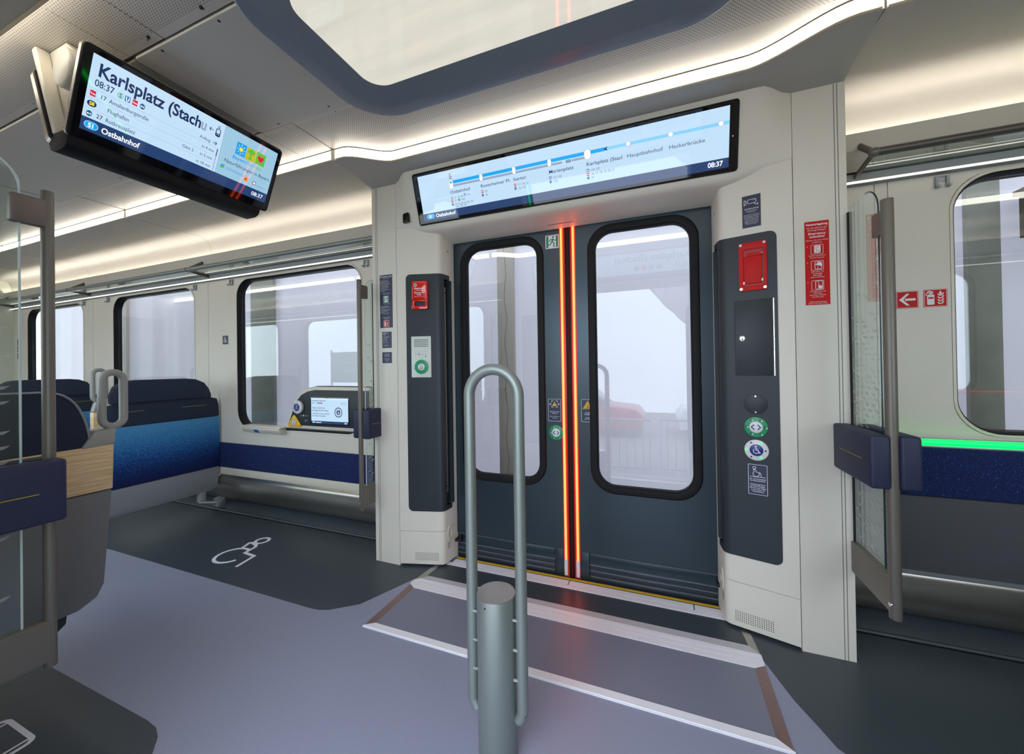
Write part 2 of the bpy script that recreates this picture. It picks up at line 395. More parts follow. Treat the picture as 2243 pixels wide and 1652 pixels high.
# ================================================================== FLOOR
floor = MB().box(X0-.1, my(2.26), -.06, X1+.1, 2.26, 0).build('floor', FLOORL, kind='structure')
z2 = [(-7.62, 1.408), (-1.66, 1.408), (-1.60, 1.413), (-1.555, 1.43), (-1.515, 1.46), (-1.44, 1.52), (-1.306, 1.83), (-1.29, 1.905), (-1.29, 2.2), (-7.62, 2.2)]
z3 = [(2*-.477-x, y) for x, y in z2[1:-2]][::-1]
z3 = [(3.4, 2.2), (.336, 2.2), (.336, 1.905), (.36, 1.83), (.369, 1.789), (.425, 1.614), (.471, 1.515), (.494, 1.461), (.54, 1.425), (.62, 1.408), (3.4, 1.408)]
def zones(i):
    MB().prism(FZ, z2, -.001, .0012).build('floor_inlay', FLOORD, floor, smooth=False)
    MB().prism(FZ, z3, -.001, .0012).build('floor_inlay', FLOORD, floor, smooth=False)
    for a, b in ((X0, -1.667), (.712, X1)):       # cover strip along the wall foot
        MB().prism(FX, [(2.12, 0), (2.2, 0), (2.26, .0), (2.26, .045), (2.2, .03), (2.135, .012), (2.125, .012)], a, b).build('edge_profile', FLOORD, floor, smooth=False)
        MB().box(a, 2.112, 0, b, 2.121, .004).build('edge_bead', RUBBER, floor, smooth=False)
    # door threshold
    MB().box(-1.205, 2.0, 0, .27, 2.13, .003).build('threshold_base', TACT, floor, smooth=False)
    MB().box(-1.20, 2.088, .003, .265, 2.101, .006).build('yellow_edge_line', YELL, floor, smooth=False)
    for a, b in ((-1.20, -1.11), (-1.106, -.487), (-.482, .135), (.14, .262)):
        MB().box(a, 2.036, .003, b, 2.076, .0055).build('threshold_plate', WHITEP, floor, smooth=False)
    MB().box(-1.225, 2.002, .003, .275, 2.031, .0055).build('threshold_plate', WHITEP, floor, smooth=False)
    MB().box(-1.26, 1.853, 0, .33, 2.0, .0022).build('threshold_mat', FLOORD, floor, smooth=False)
both(zones)
# folding ramp let into the floor in front of the far doors
ramp = thing('folding_ramp', 'folding boarding ramp plate framed by white strips let into floor before closed doors', 'ramp', (-.47, 1.6, 0))
MB().box(-1.262, 1.425, 0, .326, 1.73, .004).build('plate', FLOORR, ramp, smooth=False)
for xs in (((-1.302, 1.40), (-1.262, 1.43), (-1.262, 1.725), (-1.304, 1.755)), ((.366, 1.40), (.326, 1.43), (.326, 1.725), (.366, 1.755))):
    MB().prism(FZ, list(xs), 0, .004).build('side_strip', BRONZE, ramp, smooth=False)
for xs in (((-1.306, 1.80), (-1.29, 1.945), (-1.255, 1.945), (-1.262, 1.852)), ((.366, 1.80), (.352, 1.955), (.318, 1.955), (.33, 1.852))):
    MB().prism(FZ, list(xs), 0, .0035).build('side_strip', STEEL, ramp, smooth=False)
MB().prism(FZ, [(-1.306, 1.395), (.368, 1.395), (.326, 1.427), (-1.262, 1.427)], 0, .006).build('front_strip', WHITEP, ramp, smooth=False)
MB().box(-1.306, 1.390, 0, .368, 1.394, .003).build('front_bead', WHITEP, ramp, smooth=False)
for pts, m in (([(-1.262, 1.727), (.326, 1.727), (.366, 1.752), (.367, 1.757), (-1.308, 1.757), (-1.306, 1.754)], WHITEP),
               ([(-1.308, 1.759), (.367, 1.759), (.367, 1.783), (-1.309, 1.783)], WHITEP),
               ([(-1.309, 1.788), (.367, 1.788), (.366, 1.812), (-1.285, 1.815)], WHITEP),
               ([(-1.283, 1.817), (.362, 1.814), (.33, 1.852), (-1.255, 1.852)], M('bevelled_aluminium', 'c3c2c8', .4, noise=.03))):
    MB().prism(FZ, pts, 0, .006).build('rear_strip', m, ramp, smooth=False)
# floor pictograms
def floor_sign():
    s = thing('floor_wheelchair_symbol', 'white outline wheelchair pictogram painted on dark floor below the side console', 'sign', (-2.58, 1.67, .0014))
    g = Gr(s, Fr((-2.58, 1.67, .0014), (0, 1, 0), (-1, 0, 0), (0, 0, 1)))   # upright towards -x : u=y, v=-x
    w = .021
    def P(x, y): return (y-1.67, -(x+2.58))
    # wheel: arc centred (-2.60,1.62)
    cx, cy, R = -2.600, 1.633, .093
    arc = []
    for i in range(33):
        t = math.radians(65+ (275)*i/32); arc.append(P(cx+R*math.cos(t), cy+R*math.sin(t)))
    g.stroke(arc, w, WHITEP)
    g.stroke([P(-2.640, 1.722), P(-2.668, 1.79), P(-2.655, 1.80), P(-2.59, 1.785), P(-2.568, 1.762), P(-2.555, 1.685), P(-2.453, 1.676), P(-2.425, 1.545)], w, WHITEP)
    g.ring(1.846-1.67, -(-2.617+2.58), .042, w, WHITEP)
floor_sign()
s = thing('floor_pram_symbol', 'white luggage outline painted on the dark floor at lower left corner', 'sign', (-2.0, .5, .0014))
g = Gr(s, Fr((0, 0, .0014), (1, 0, 0), (0, 1, 0), (0, 0, 1)))
g.stroke(rr(-2.13, .25, -1.925, .592, .022, 4), .014, WHITEP, 1, True); g.stroke([(-2.105, .27), (-2.105, .585)], .009, WHITEP); g.stroke([(-1.948, .27), (-1.948, .585)], .009, WHITEP)

# ================================================================== CEILING
def ystrip(x): return 1.60 + .135*(smooth01((x+1.60)/.24) - smooth01((x-.33)/.32))
ceiling = MB().box(X0-.1, my(2.32), 2.44, X1+.1, 2.32, 2.48).build('ceiling', GREY_PAINT, kind='structure')
def ceil_half(i):
    # perforated field panels along the strip
    for a, b in ((X0, -5.765), (-5.755, -3.705), (-3.695, -1.88)):
        MB().box(a, 1.342, 2.41, b, 1.597, 2.42).build('perforated_panel', PERF, ceiling, bevel=.002, seg=1, smooth=False)
    MB().box(-1.878, 1.342, 2.41, -1.665, 1.597, 2.42).build('perforated_panel', PERF, ceiling, bevel=.002, seg=1, smooth=False)
    xs = [-1.658+ (2.362)*k/60 for k in range(61)]
    pts = [(x, ystrip(x)-.003) for x in xs]+[(.704, 1.09), (-1.262, 1.09), (-1.262, 1.342), (-1.658, 1.342)]
    MB().prism(FZ, pts, 2.41, 2.42).build('perforated_panel', PERF, ceiling, smooth=False)
    for a, b in ((.712, 2.0), (2.006, X1)):
        MB().box(a, 1.342, 2.41, b, 1.597, 2.42).build('perforated_panel', PERF, ceiling, bevel=.002, seg=1, smooth=False)
    for x, y in ((-2.05, 1.362), (-1.72, 1.362), (-1.40, 1.362), (-3.6, 1.362), (-2.6, 1.362)): MB().cyl((x, y, 2.4088), (x, y, 2.412), .0026, 8).build('screw', DARKER, ceiling)
    # outer soffit with the lit cove
    prof = [(1.603, 2.357), (1.69, 2.364), (1.96, 2.366), (2.08, 2.368), (2.12, 2.362), (2.147, 2.345), (2.163, 2.32), (2.175, 2.28), (2.186, 2.22), (2.198, 2.14), (2.21, 2.14), (2.22, 2.39), (2.0, 2.40), (1.603, 2.40)]
    for a, b in ((X0, -5.765), (-5.76, -3.705), (-3.70, -1.672), (.716, 2.3), (2.305, X1)):
        MB().prism(FX, prof, a, b).build('cove_soffit', GREY_PAINT, ceiling, smooth=True, angle=50)
    # vestibule soffit : from the curved strip down to pillars and header
    n = 64; bot = []; top = []
    for k in range(n+1):
        x = -1.664+2.372*k/n
        w = smooth01((x+1.50)/.13)-smooth01((x-.40)/.13)
        ye, ze = 1.905-.07*w, 2.321+.02*w
        y0 = ystrip(x)+.004; bot.append([(x, y0, 2.356), (x, y0+(ye-y0)*.5, 2.356+(ze-2.356)*.4), (x, ye, ze), (x, 2.15, ze), (x, 2.15, 2.40), (x, y0, 2.40)])
    MB().loft(bot).build('vestibule_soffit', GREY_PAINT, ceiling, angle=40)
both(ceil_half)
fl = [(-5.755, -3.91), (-3.895, -1.955)]
for a, b in [(-7.6, -5.765)]+fl+[(-1.868, -1.268)]:
    MB().frr(FZ, a, .835, b, 1.335, .012, 2.404, 2.42).build('ceiling_panel', GREY_PAINT, ceiling, bevel=.003, smooth=False)
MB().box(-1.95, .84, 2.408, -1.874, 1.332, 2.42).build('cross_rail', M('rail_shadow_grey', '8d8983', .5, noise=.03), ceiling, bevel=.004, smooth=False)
for a, b in ((.71, 2.0), (2.006, X1)): MB().box(a, .835, 2.404, b, 1.335, 2.42).build('ceiling_panel', GREY_PAINT, ceiling, bevel=.003, smooth=False)
for x, y in ((-1.72, 1.318), (-1.395, 1.318), (-1.72, .852), (-1.395, .852), (-2.06, .80), (-1.70, .80), (-1.40, .80), (-3.02, 1.318)):
    MB().cyl((x, y, 2.4032), (x, y, 2.41), .0052, 12).build('screw', DARKER, ceiling)
MB().cyl((-3.1, 1.327, 2.402), (-3.1, 1.327, 2.41), .02, 20).build('sensor', CHROME, ceiling)

# ceiling light strips
def strips(i):
    side = 'near' if i else 'far'
    segs = [(-7.6, -5.775, 'end of the'), (-5.745, -3.715, 'seating part of the'), (-3.685, -1.675, 'wheelchair bay part of the')]
    for k, (a, b, t) in enumerate(segs+[(.715, 3.38, 'right-hand')]):
        o = thing('light_strip', {0: 'far left %s', 1: 'second from left %s', 2: 'third from left, straight %s', 3: 'rightmost, straight %s'}[k] % ('segment of glowing ceiling light strip on %s side of car' % side), 'light', ((a+b)/2, 1.6, 2.36), 'straight ceiling light strips')
        MB().box(a, 1.595, 2.358, b, 1.602, 2.405).build('diffuser', LEDM, o, smooth=False)
        MB().box(b, 1.592, 2.350, b+.028, 1.603, 2.408).build('joint_clip', CREAM2, o, bevel=.001, smooth=False)
        MB().box(a, 1.5945, 2.354, b, 1.603, 2.358).build('lower_lip', M('strip_lip', 'd8c7a8', .4, noise=.02), o, smooth=False)
        MB().box(a, 1.5945, 2.405, b, 1.603, 2.4085).build('upper_lip', BROWN, o, smooth=False)
    o = thing('light_strip', 'S-curved glowing ceiling light strip sweeping above the %s doorway' % ('open near' if i else 'closed far'), 'light', (-.48, 1.73, 2.36))
    xs = [-1.645+2.345*k/80 for k in range(81)]
    def ribbon(z0, z1, y0, y1, name, mat):
        MB().loft([[(x, ystrip(x)+y0, z0), (x, ystrip(x)+y1, z0), (x, ystrip(x)+y1, z1), (x, ystrip(x)+y0, z1)] for x in xs]).build(name, mat, o, angle=40)
    ribbon(2.358, 2.405, -.005, .002, 'diffuser', LEDM); ribbon(2.354, 2.358, -.0055, .003, 'lower_lip', MATS['strip_lip']); ribbon(2.405, 2.4085, -.0055, .003, 'upper_lip', BROWN)
both(strips)

# big luminous panel in the vestibule ceiling
lum = thing('ceiling_luminaire', 'large rounded luminous ceiling panel in a slate grey frame above the vestibule', 'ceiling light', (-.4875, YC, 2.41))
k = 8
def ring_at(off, z, r): return [FZ.p(u, v, z) for u, v in rr(-1.278+off, .705+off, .303-off, 1.465-off, r, k)]
MB().loft([ring_at(0, 2.411, .21), ring_at(.0, 2.378, .21), ring_at(.008, 2.372, .205), ring_at(.07, 2.366, .15), ring_at(.078, 2.368, .142), ring_at(.155, 2.398, .085), ring_at(.155, 2.409, .085)], True, False).build('frame', FRAMEG, lum, angle=20)
MB().prism(FZ, rr(-1.125, .86, .15, 1.31, .085, k), 2.399, 2.404).build('diffuser', PANELM, lum, smooth=False)

# ================================================================== SIDE WALLS
def wall(i):
    w = bpy.data.objects.new('wall_back' if not i else 'wall_front', None); COL.objects.link(w); w['kind'] = 'structure'
    w.location = (0, my(2.2) if i else 2.2, 0)
    WX = [(-7.27, -5.94), (-5.35, -3.985), (-3.413, -2.03), (1.174, 2.56)]
    zb, zt = .70, 1.985
    panels = [(X0, -5.746), (-5.742, -3.792), (-3.788, -1.836), (-1.832, -1.62), (.60, .919), (.922, .966), (.969, 2.9), (2.904, X1)]
    for a, b in panels:
        holes = []
        for wa, wb in WX:
            if a < wa and wb < b: holes.append(rr(wa-.004, (.875 if wa > 0 else zb)-.004, wb+.004, zt+.004, .15 if wa < 0 else .15, 8))
        MB().prism(FW, [(a, .286), (b, .286), (b, 2.30), (a, 2.30)], -2.22, -2.2, holes).build('wall_panel', CREAM, w, smooth=False)
    for a, b in ((X0, -1.60), (.64, X1)):
        MB().box(a, 2.285, .0, b, 2.30, .69).build('lower_backing', DARKER, w, smooth=False)
        MB().box(a, 2.222, 1.99, b, 2.232, 2.35).build('upper_backing', DARKER, w, smooth=False)
    MB().box(-1.60, 2.15, 2.02, .64, 2.20, 2.45).build('upper_backing', DARKER, w, smooth=False)
    prev = X0
    for wa, wb in WX+[(X1, X1)]:
        if wa-.03 > prev: 
            for (p, q) in (((prev, wa-.03),) if not (prev < -1.3 < wa-.03) else ((prev, -1.62), (.60, wa-.03))): MB().box(p, 2.222, .69, q, 2.232, 1.99).build('pillar_backing', DARKER, w, smooth=False)
        prev = wb+.03
    # kick panel
    prof = [(2.2, .284), (2.185, .275), (2.176, .25), (2.174, .21), (2.182, .16), (2.2, .11), (2.225, .07), (2.25, .048), (2.27, .048), (2.27, .29), (2.2, .29)]
    for a, b in ((X0, -1.67), (.714, X1)):
        MB().prism(FX, prof, a, b).build('kick_panel', STEEL, w, angle=60)
    # windows
    for n_, (wa, wb) in enumerate(WX):
        wn_ = bpy.data.objects.new('window_%d' % (n_+1+4*i), None); COL.objects.link(wn_); wn_['kind'] = 'structure'
        wn_.location = ((wa+wb)/2, my(2.25) if i else 2.25, 1.3)
        z0 = .875 if wa > 0 else zb
        K = 9
        def rg(off, y, r): return [(u, y, v) for u, v in rr(wa+off, z0+off, wb-off, zt-off, r, K)]
        MB().loft([rg(-.003, 2.222, .153), rg(-.003, 2.197, .153), rg(.004, 2.196, .148), rg(.008, 2.198, .144)], True, False).build('trim_ring', CREAM2, wn_, angle=30)
        MB().loft([rg(.006, 2.202, .146), rg(.011, 2.2, .142), rg(.016, 2.210, .138), rg(.019, 2.228, .134), rg(.022, 2.262, .132), rg(-.02, 2.262, .15)], True, False).build('seal', RUBBER, wn_, angle=30)
        MB().prism(FW, rr(wa+.02, z0+.02, wb-.02, zt-.02, .13, K), -2.240, -2.234).build('pane', GLASS, wn_, smooth=False)
both(wall)
for nm, x in (('wall_left', X0), ('wall_right', X1)):
    w = MB().box(x-.05 if x < 0 else x, my(2.3), 0, x if x < 0 else x+.05, 2.3, 2.45).build(nm, CREAM, kind='structure')
    s_ = 1 if x < 0 else -1
    MB().box(min(x, x+s_*.01), .70, 0, max(x, x+s_*.01), 1.47, 2.05).build('gangway_door', GREY_PAINT, w, bevel=.004)

# stickers on far left wall end
for k, z in enumerate((1.592, 1.506, 1.42)):
    s = thing('notice_sticker', ['topmost', 'middle', 'lowest'][k]+' small navy pictogram sticker left of the farthest window', 'sticker', (-7.5, 2.199, z), 'stickers at far end')
    MB().fbox(FW, -7.54, z-.036, -7.46, z+.036, -2.2, -2.1985).build('plate', NAVY, s, smooth=False)
    g = Gr(s, Fr((-7.5, 2.1985, z), (1, 0, 0), (0, 0, 1))); g.ring(0, -.005, .014, .004, WHITE); g.disc(0, .02, .005, WHITE)

# ================================================================== upper LED ledge and luggage racks
def rack(i):
    side = 'near' if i else 'far'
    for j, (a, b) in enumerate(((X0, -1.667), (.80, X1))):
        nm = ('left' if j == 0 else 'right')
        r = thing('luggage_rack', 'grey tube and glass luggage rack above the %s windows on %s wall' % (nm, side), 'luggage rack', ((a+b)/2, 2.1, 2.0), 'luggage racks')
        a2 = a if j == 0 else .715
        MB().prism(FX, [(2.152, 2.050), (2.164, 2.050), (2.148, 2.13), (2.134, 2.19), (2.128, 2.203), (2.114, 2.205), (2.118, 2.13)], a2, b).build('fascia', M('fascia_cream_grey', 'c6c2b8', .5, noise=.02), r, smooth=False)
        MB().prism(FX, [(2.128, 2.150), (2.212, 2.150), (2.212, 2.156), (2.128, 2.156)], a2, b).build('light_stop', GREY_PAINT, r, smooth=False)  # added strip, stops the cove lamp shining down onto the ledge
        MB().prism(FX, [(2.164, 2.0108), (2.2, 2.008), (2.2, 2.052), (2.17, 2.050), (2.164, 2.044)], a2, b).build('ledge', M('ledge_grey', 'b2b4b2', .45, noise=.02), r, angle=20)
        MB().prism(FX, [(2.1635, 2.0060), (2.171, 2.0040), (2.171, 2.0100), (2.1635, 2.0105)], a2, b).build('light_line', LEDTHIN, r, smooth=False)
        MB().prism(FX, [(2.171, 2.0030), (2.2, 1.999), (2.2, 2.010), (2.171, 2.011)], a2, b).build('ledge_underside', ALU, r, smooth=False)
        MB().box(a2, 2.1585, 2.0445, b, 2.1635, 2.0480).build('shelf_seal', RUBBER, r, smooth=False)
        t0, t1 = (a, -1.70) if j == 0 else (.835, b)
        MB().cyl((t0, 2.0, 2.058), (t1, 2.0, 2.058), .0165, 18).build('tube', RAIL if j == 0 else M('dark_tube', '5f5a57', .4, metal=.5, noise=.05), r)
        MB().prism(FX, [(2.0, 2.046), (2.150, 2.0405), (2.150, 2.0465), (2.0, 2.052)], t0, t1).build('shelf', SHELF, r, smooth=False)
        for x in ((-1.72, -3.72, -5.7, -7.5) if j == 0 else (.84, 2.7)):
            m = MB().tube([(x, 2.0, 2.058), (x-.0, 2.118, 2.145)], .009, 10, r2=.014)
            m.build('bracket', MATS['dark_tube'] if 'dark_tube' in MATS else M('dark_tube', '5f5a57', .4, metal=.5, noise=.05), r)
            MB().tube([(x, 2.0, 2.058), (x, 2.163, 2.03)], .008, 10, r2=.012).build('bracket', MATS['dark_tube'] if 'dark_tube' in MATS else M('dark_tube', '5f5a57', .4, metal=.5, noise=.05), r)
            MB().sphere((x, 2.0, 2.058), .020, 10).build('tube_joint', BROWN, r)
        # hidden cove lamp resting in the fascia channel
        o = thing('cove_light', 'hidden warm cove lamp behind the rack fascia, %s end of %s wall' % (nm, side), 'light', ((a2+b)/2, 2.185, 2.24))
        MB().prism(FX, [(2.150, 2.165), (2.168, 2.165), (2.168, 2.169), (2.150, 2.169)], a2+.01, b-.01).build('lamp', COVEM, o, smooth=False)
both(rack)
MIR = True
p = thing('red_light_line', 'red light line on the near wall, seen as a thin reflection in the right window', 'light', (2.0, 2.19, 1.18))
MB().cyl((.85, 2.190, 0.920), (3.0, 2.190, 0.920), .009, 12).build('lamp', REDSIDE, p)
MB().fbox(FW, .80, 0.920+.010, 3.0, 0.920+.016, -2.2, -2.180).build('channel', ALU, p, bevel=.001)
MIR = False
# coat hooks
def hook(x, label):
    h = thing('coat_hook', label, 'hook', (x, 2.199, 1.97), 'coat hooks under the light ledge')
    MB().fbox(FW, x-.022, 1.968, x+.022, 1.99, -2.2, -2.1955).build('plate', ALU, h, bevel=.002)
    for s_ in (-1, 1):
        MB().prism(FX, [(2.197, 1.99), (2.197, 1.945), (2.192, 1.938), (2.175, 1.940), (2.172, 1.950), (2.177, 1.950), (2.179, 1.946), (2.19, 1.946), (2.191, 1.99)], x+s_*.018-.0045, x+s_*.018+.0045).build('prong', ALU, h, smooth=False)
    return h
for x, l in ((-1.985, 'grey double coat hook above right corner of window beside the door pillar'), (-3.47, 'grey double coat hook above left corner of the window with the console'),
             (-3.97, 'grey double coat hook above right corner of the middle left window'), (-5.43, 'grey double coat hook above left corner of the middle left window'),
             (-5.92, 'grey double coat hook above right corner of the farthest window'), (1.147, 'grey double coat hook at upper left of the right-hand window')): hook(x, l)

# blue bands on the wall
p = thing('wall_cushion', 'long speckled navy moquette band on the wall below the console window', 'wall pad', (-2.67, 2.2, .35))
MB().fbox(FW, -3.66, .352, -1.69, .567, -2.2, -2.183).build('cushion', BAND, p, bevel=.006)
MB().fbox(FW, -3.70, .288, -1.69, .350, -2.2, -2.188).build('trim_board', CREAM2, p, bevel=.003)
p = thing('wall_cushion', 'speckled dark navy moquette band under the green light line at right', 'wall pad', (2.0, 2.2, .61))
MB().fbox(FW, .80, .612, 3.0, .822, -2.2, -2.17).build('cushion', BAND, p, bevel=.006)
p = thing('leaning_panel', 'charcoal fabric leaning panel below the navy band at right edge', 'wall pad', (2.0, 2.165, .28))
MB().fbox(FW, .80, .285, 3.0, .610, -2.199, -2.165).build('panel', GREYPAD, p, bevel=.008)
MB().fbox(FW, .80, .262, 3.0, .285, -2.2, -2.178).build('lower_edge', ALU, p, bevel=.002)
p = thing('green_light_line', 'glowing green light line along the sill under the right window', 'light', (2.0, 2.19, .835))
MB().cyl((.85, 2.186, .842), (3.0, 2.186, .842), .013, 14).build('lamp', GREENLED, p)
MB().fbox(FW, .80, .8555, 3.0, .859, -2.2, -2.186).build('channel', ALU, p, bevel=.001); MB().fbox(FW, .80, .818, 3.0, .829, -2.2, -2.176).build('channel', ALU, p, bevel=.001)

# ================================================================== DOORS
def leaf(x0, x1, edge, nm, y, led, out=0):
    """one sliding door leaf; edge=+1 when its closing edge is at x1"""
    d = bpy.data.objects.new(nm, None); COL.objects.link(d); d['kind'] = 'structure'
    d.location = ((x0+x1)/2, my(y) if MIR else y, 0)
    E1 = x1 if edge > 0 else x0                     # closing edge
    win = (-1.150, -.628) if edge > 0 else (-.334, .200)
    dx = (x0+1.215) if edge > 0 else (x0+.458)
    wa, wb = win[0]+dx, win[1]+dx
    body0, body1 = (x0, x1-.045) if edge > 0 else (x0+.045, x1)
    hole = rr(wa, .510, wb, 1.952, .12, 9)
    MB().prism(FW, [(body0, .155), (body1, .155), (body1, 2.02), (body0, 2.02)], -y-.035, -y, [hole]).build('panel', DOOR, d, smooth=False)
    MB().fbox(FW, body0, .0, body1, .155, -y-.035, -y-.012).build('lower_plate', DOOR, d, smooth=False)
    fr_ = (body1-.05, body1) if edge > 0 else (body0, body0+.05)
    MB().fbox(FW, fr_[0], .012, fr_[1], .155, -y-.012, -y).build('edge_foot', DOOR, d, bevel=.002)
    for z0, z1, n in ((.118, .150, 0), (.066, .090, .001), (.036, .060, .002), (.008, .030, .003)):
        a, b = (body0+.01, fr_[0]-.004) if edge > 0 else (fr_[1]+.004, body1-.01)
        MB().fbox(FW, a, z0, b, z1, -y-.012, -y-.004+n).build('guide_rib', DOOR if z0 > .1 else M('grooved_profile', '39434e', .3, metal=.5, noise=.05), d, bevel=.002)
        MB().fbox(FW, a, z1-.0015, b, z1+.0005, -y-.012, -y-.003+n).build('guide_bead', ALU, d, smooth=False)
    K = 9
    def rg(off, n, r): return [(u, y-n, v) for u, v in rr(wa+off, .510+off, wb-off, 1.952-off, r, K)]
    MB().loft([rg(-.012, -.004, .13), rg(-.012, .003, .13), rg(-.006, .010, .125), rg(.01, .012, .11), rg(.024, .010, .10), rg(.031, .002, .09), rg(.031, -.03, .09), rg(-.01, -.03, .13)], True, False).build('window_seal', RUBBER, d, angle=40)
    MB().prism(FW, rr(wa+.025, .535, wb-.025, 1.927, .09, K), -y-.018, -y-.012).build('pane', GLASS, d, smooth=False)
    # closing edge : rubber with red glow put into its material, glowing line, seal
    s_ = edge
    MB().fbox(FW, min(E1-s_*.045, E1), .0, max(E1-s_*.045, E1), 2.02, -y-.03, -y-.004).build('rubber_edge', REDGLOW if led is REDLED else RUBBER, d, bevel=.003)
    c = E1-s_*.033
    MB().prism(FW, [(c-.0062, .105), (c+.0062, .105), (c+.0062, 2.0), (c-.0062, 2.0)], -y-.006, -y+.006).build('light_line', led, d, bevel=.003)
    MB().prism(FW, [(c-.0105, .105), (c+.0105, .105), (c+.0105, 2.0), (c-.0105, 2.0)], -y-.006, -y+.002).build('glow_strip', REDSIDE if led is REDLED else GREENLED, d, bevel=.001)  # side glow of the core line, put in as an emissive strip
    MB().fbox(FW, c-.010, .012, c+.010, .104, -y-.006, -y+.006).build('light_line_end', BTNWHITE, d, bevel=.003)
    MB().fbox(FW, E1-s_*.014, .0, E1, 2.02, -y-.006, -y+.004).build('centre_seal', RUBBER, d, bevel=.003)
    return d
leaf(-1.215, -.478, 1, 'door_1', 2.115, REDLED)
leaf(-.476, .262+.03, -1, 'door_2', 2.115, REDLED)
MIR = True
leaf(-1.96, -1.223, 1, 'door_3', 2.36, GREENLED)
leaf(.285, 1.05, -1, 'door_4', 2.36, GREENLED)
MIR = False
# small latch hardware at the door feet
for x in (-1.185, .262):
    o = thing('door_latch', ('left' if x < 0 else 'right')+' black latch hook low beside the door leaf at the pillar foot', 'latch', (x, 2.09, .10))
    MB().fbox(FW, x-.02, .115, x+.02, .13, -2.113, -2.07).build('arm', DARKER, o, bevel=.002)
    MB().cyl((x+.012, 2.085, .122), (x+.012, 2.085, .16), .006, 10).build('pin', DARKER, o); MB().sphere((x+.012, 2.08, .122), .011, 8).build('knob', DARKER, o)

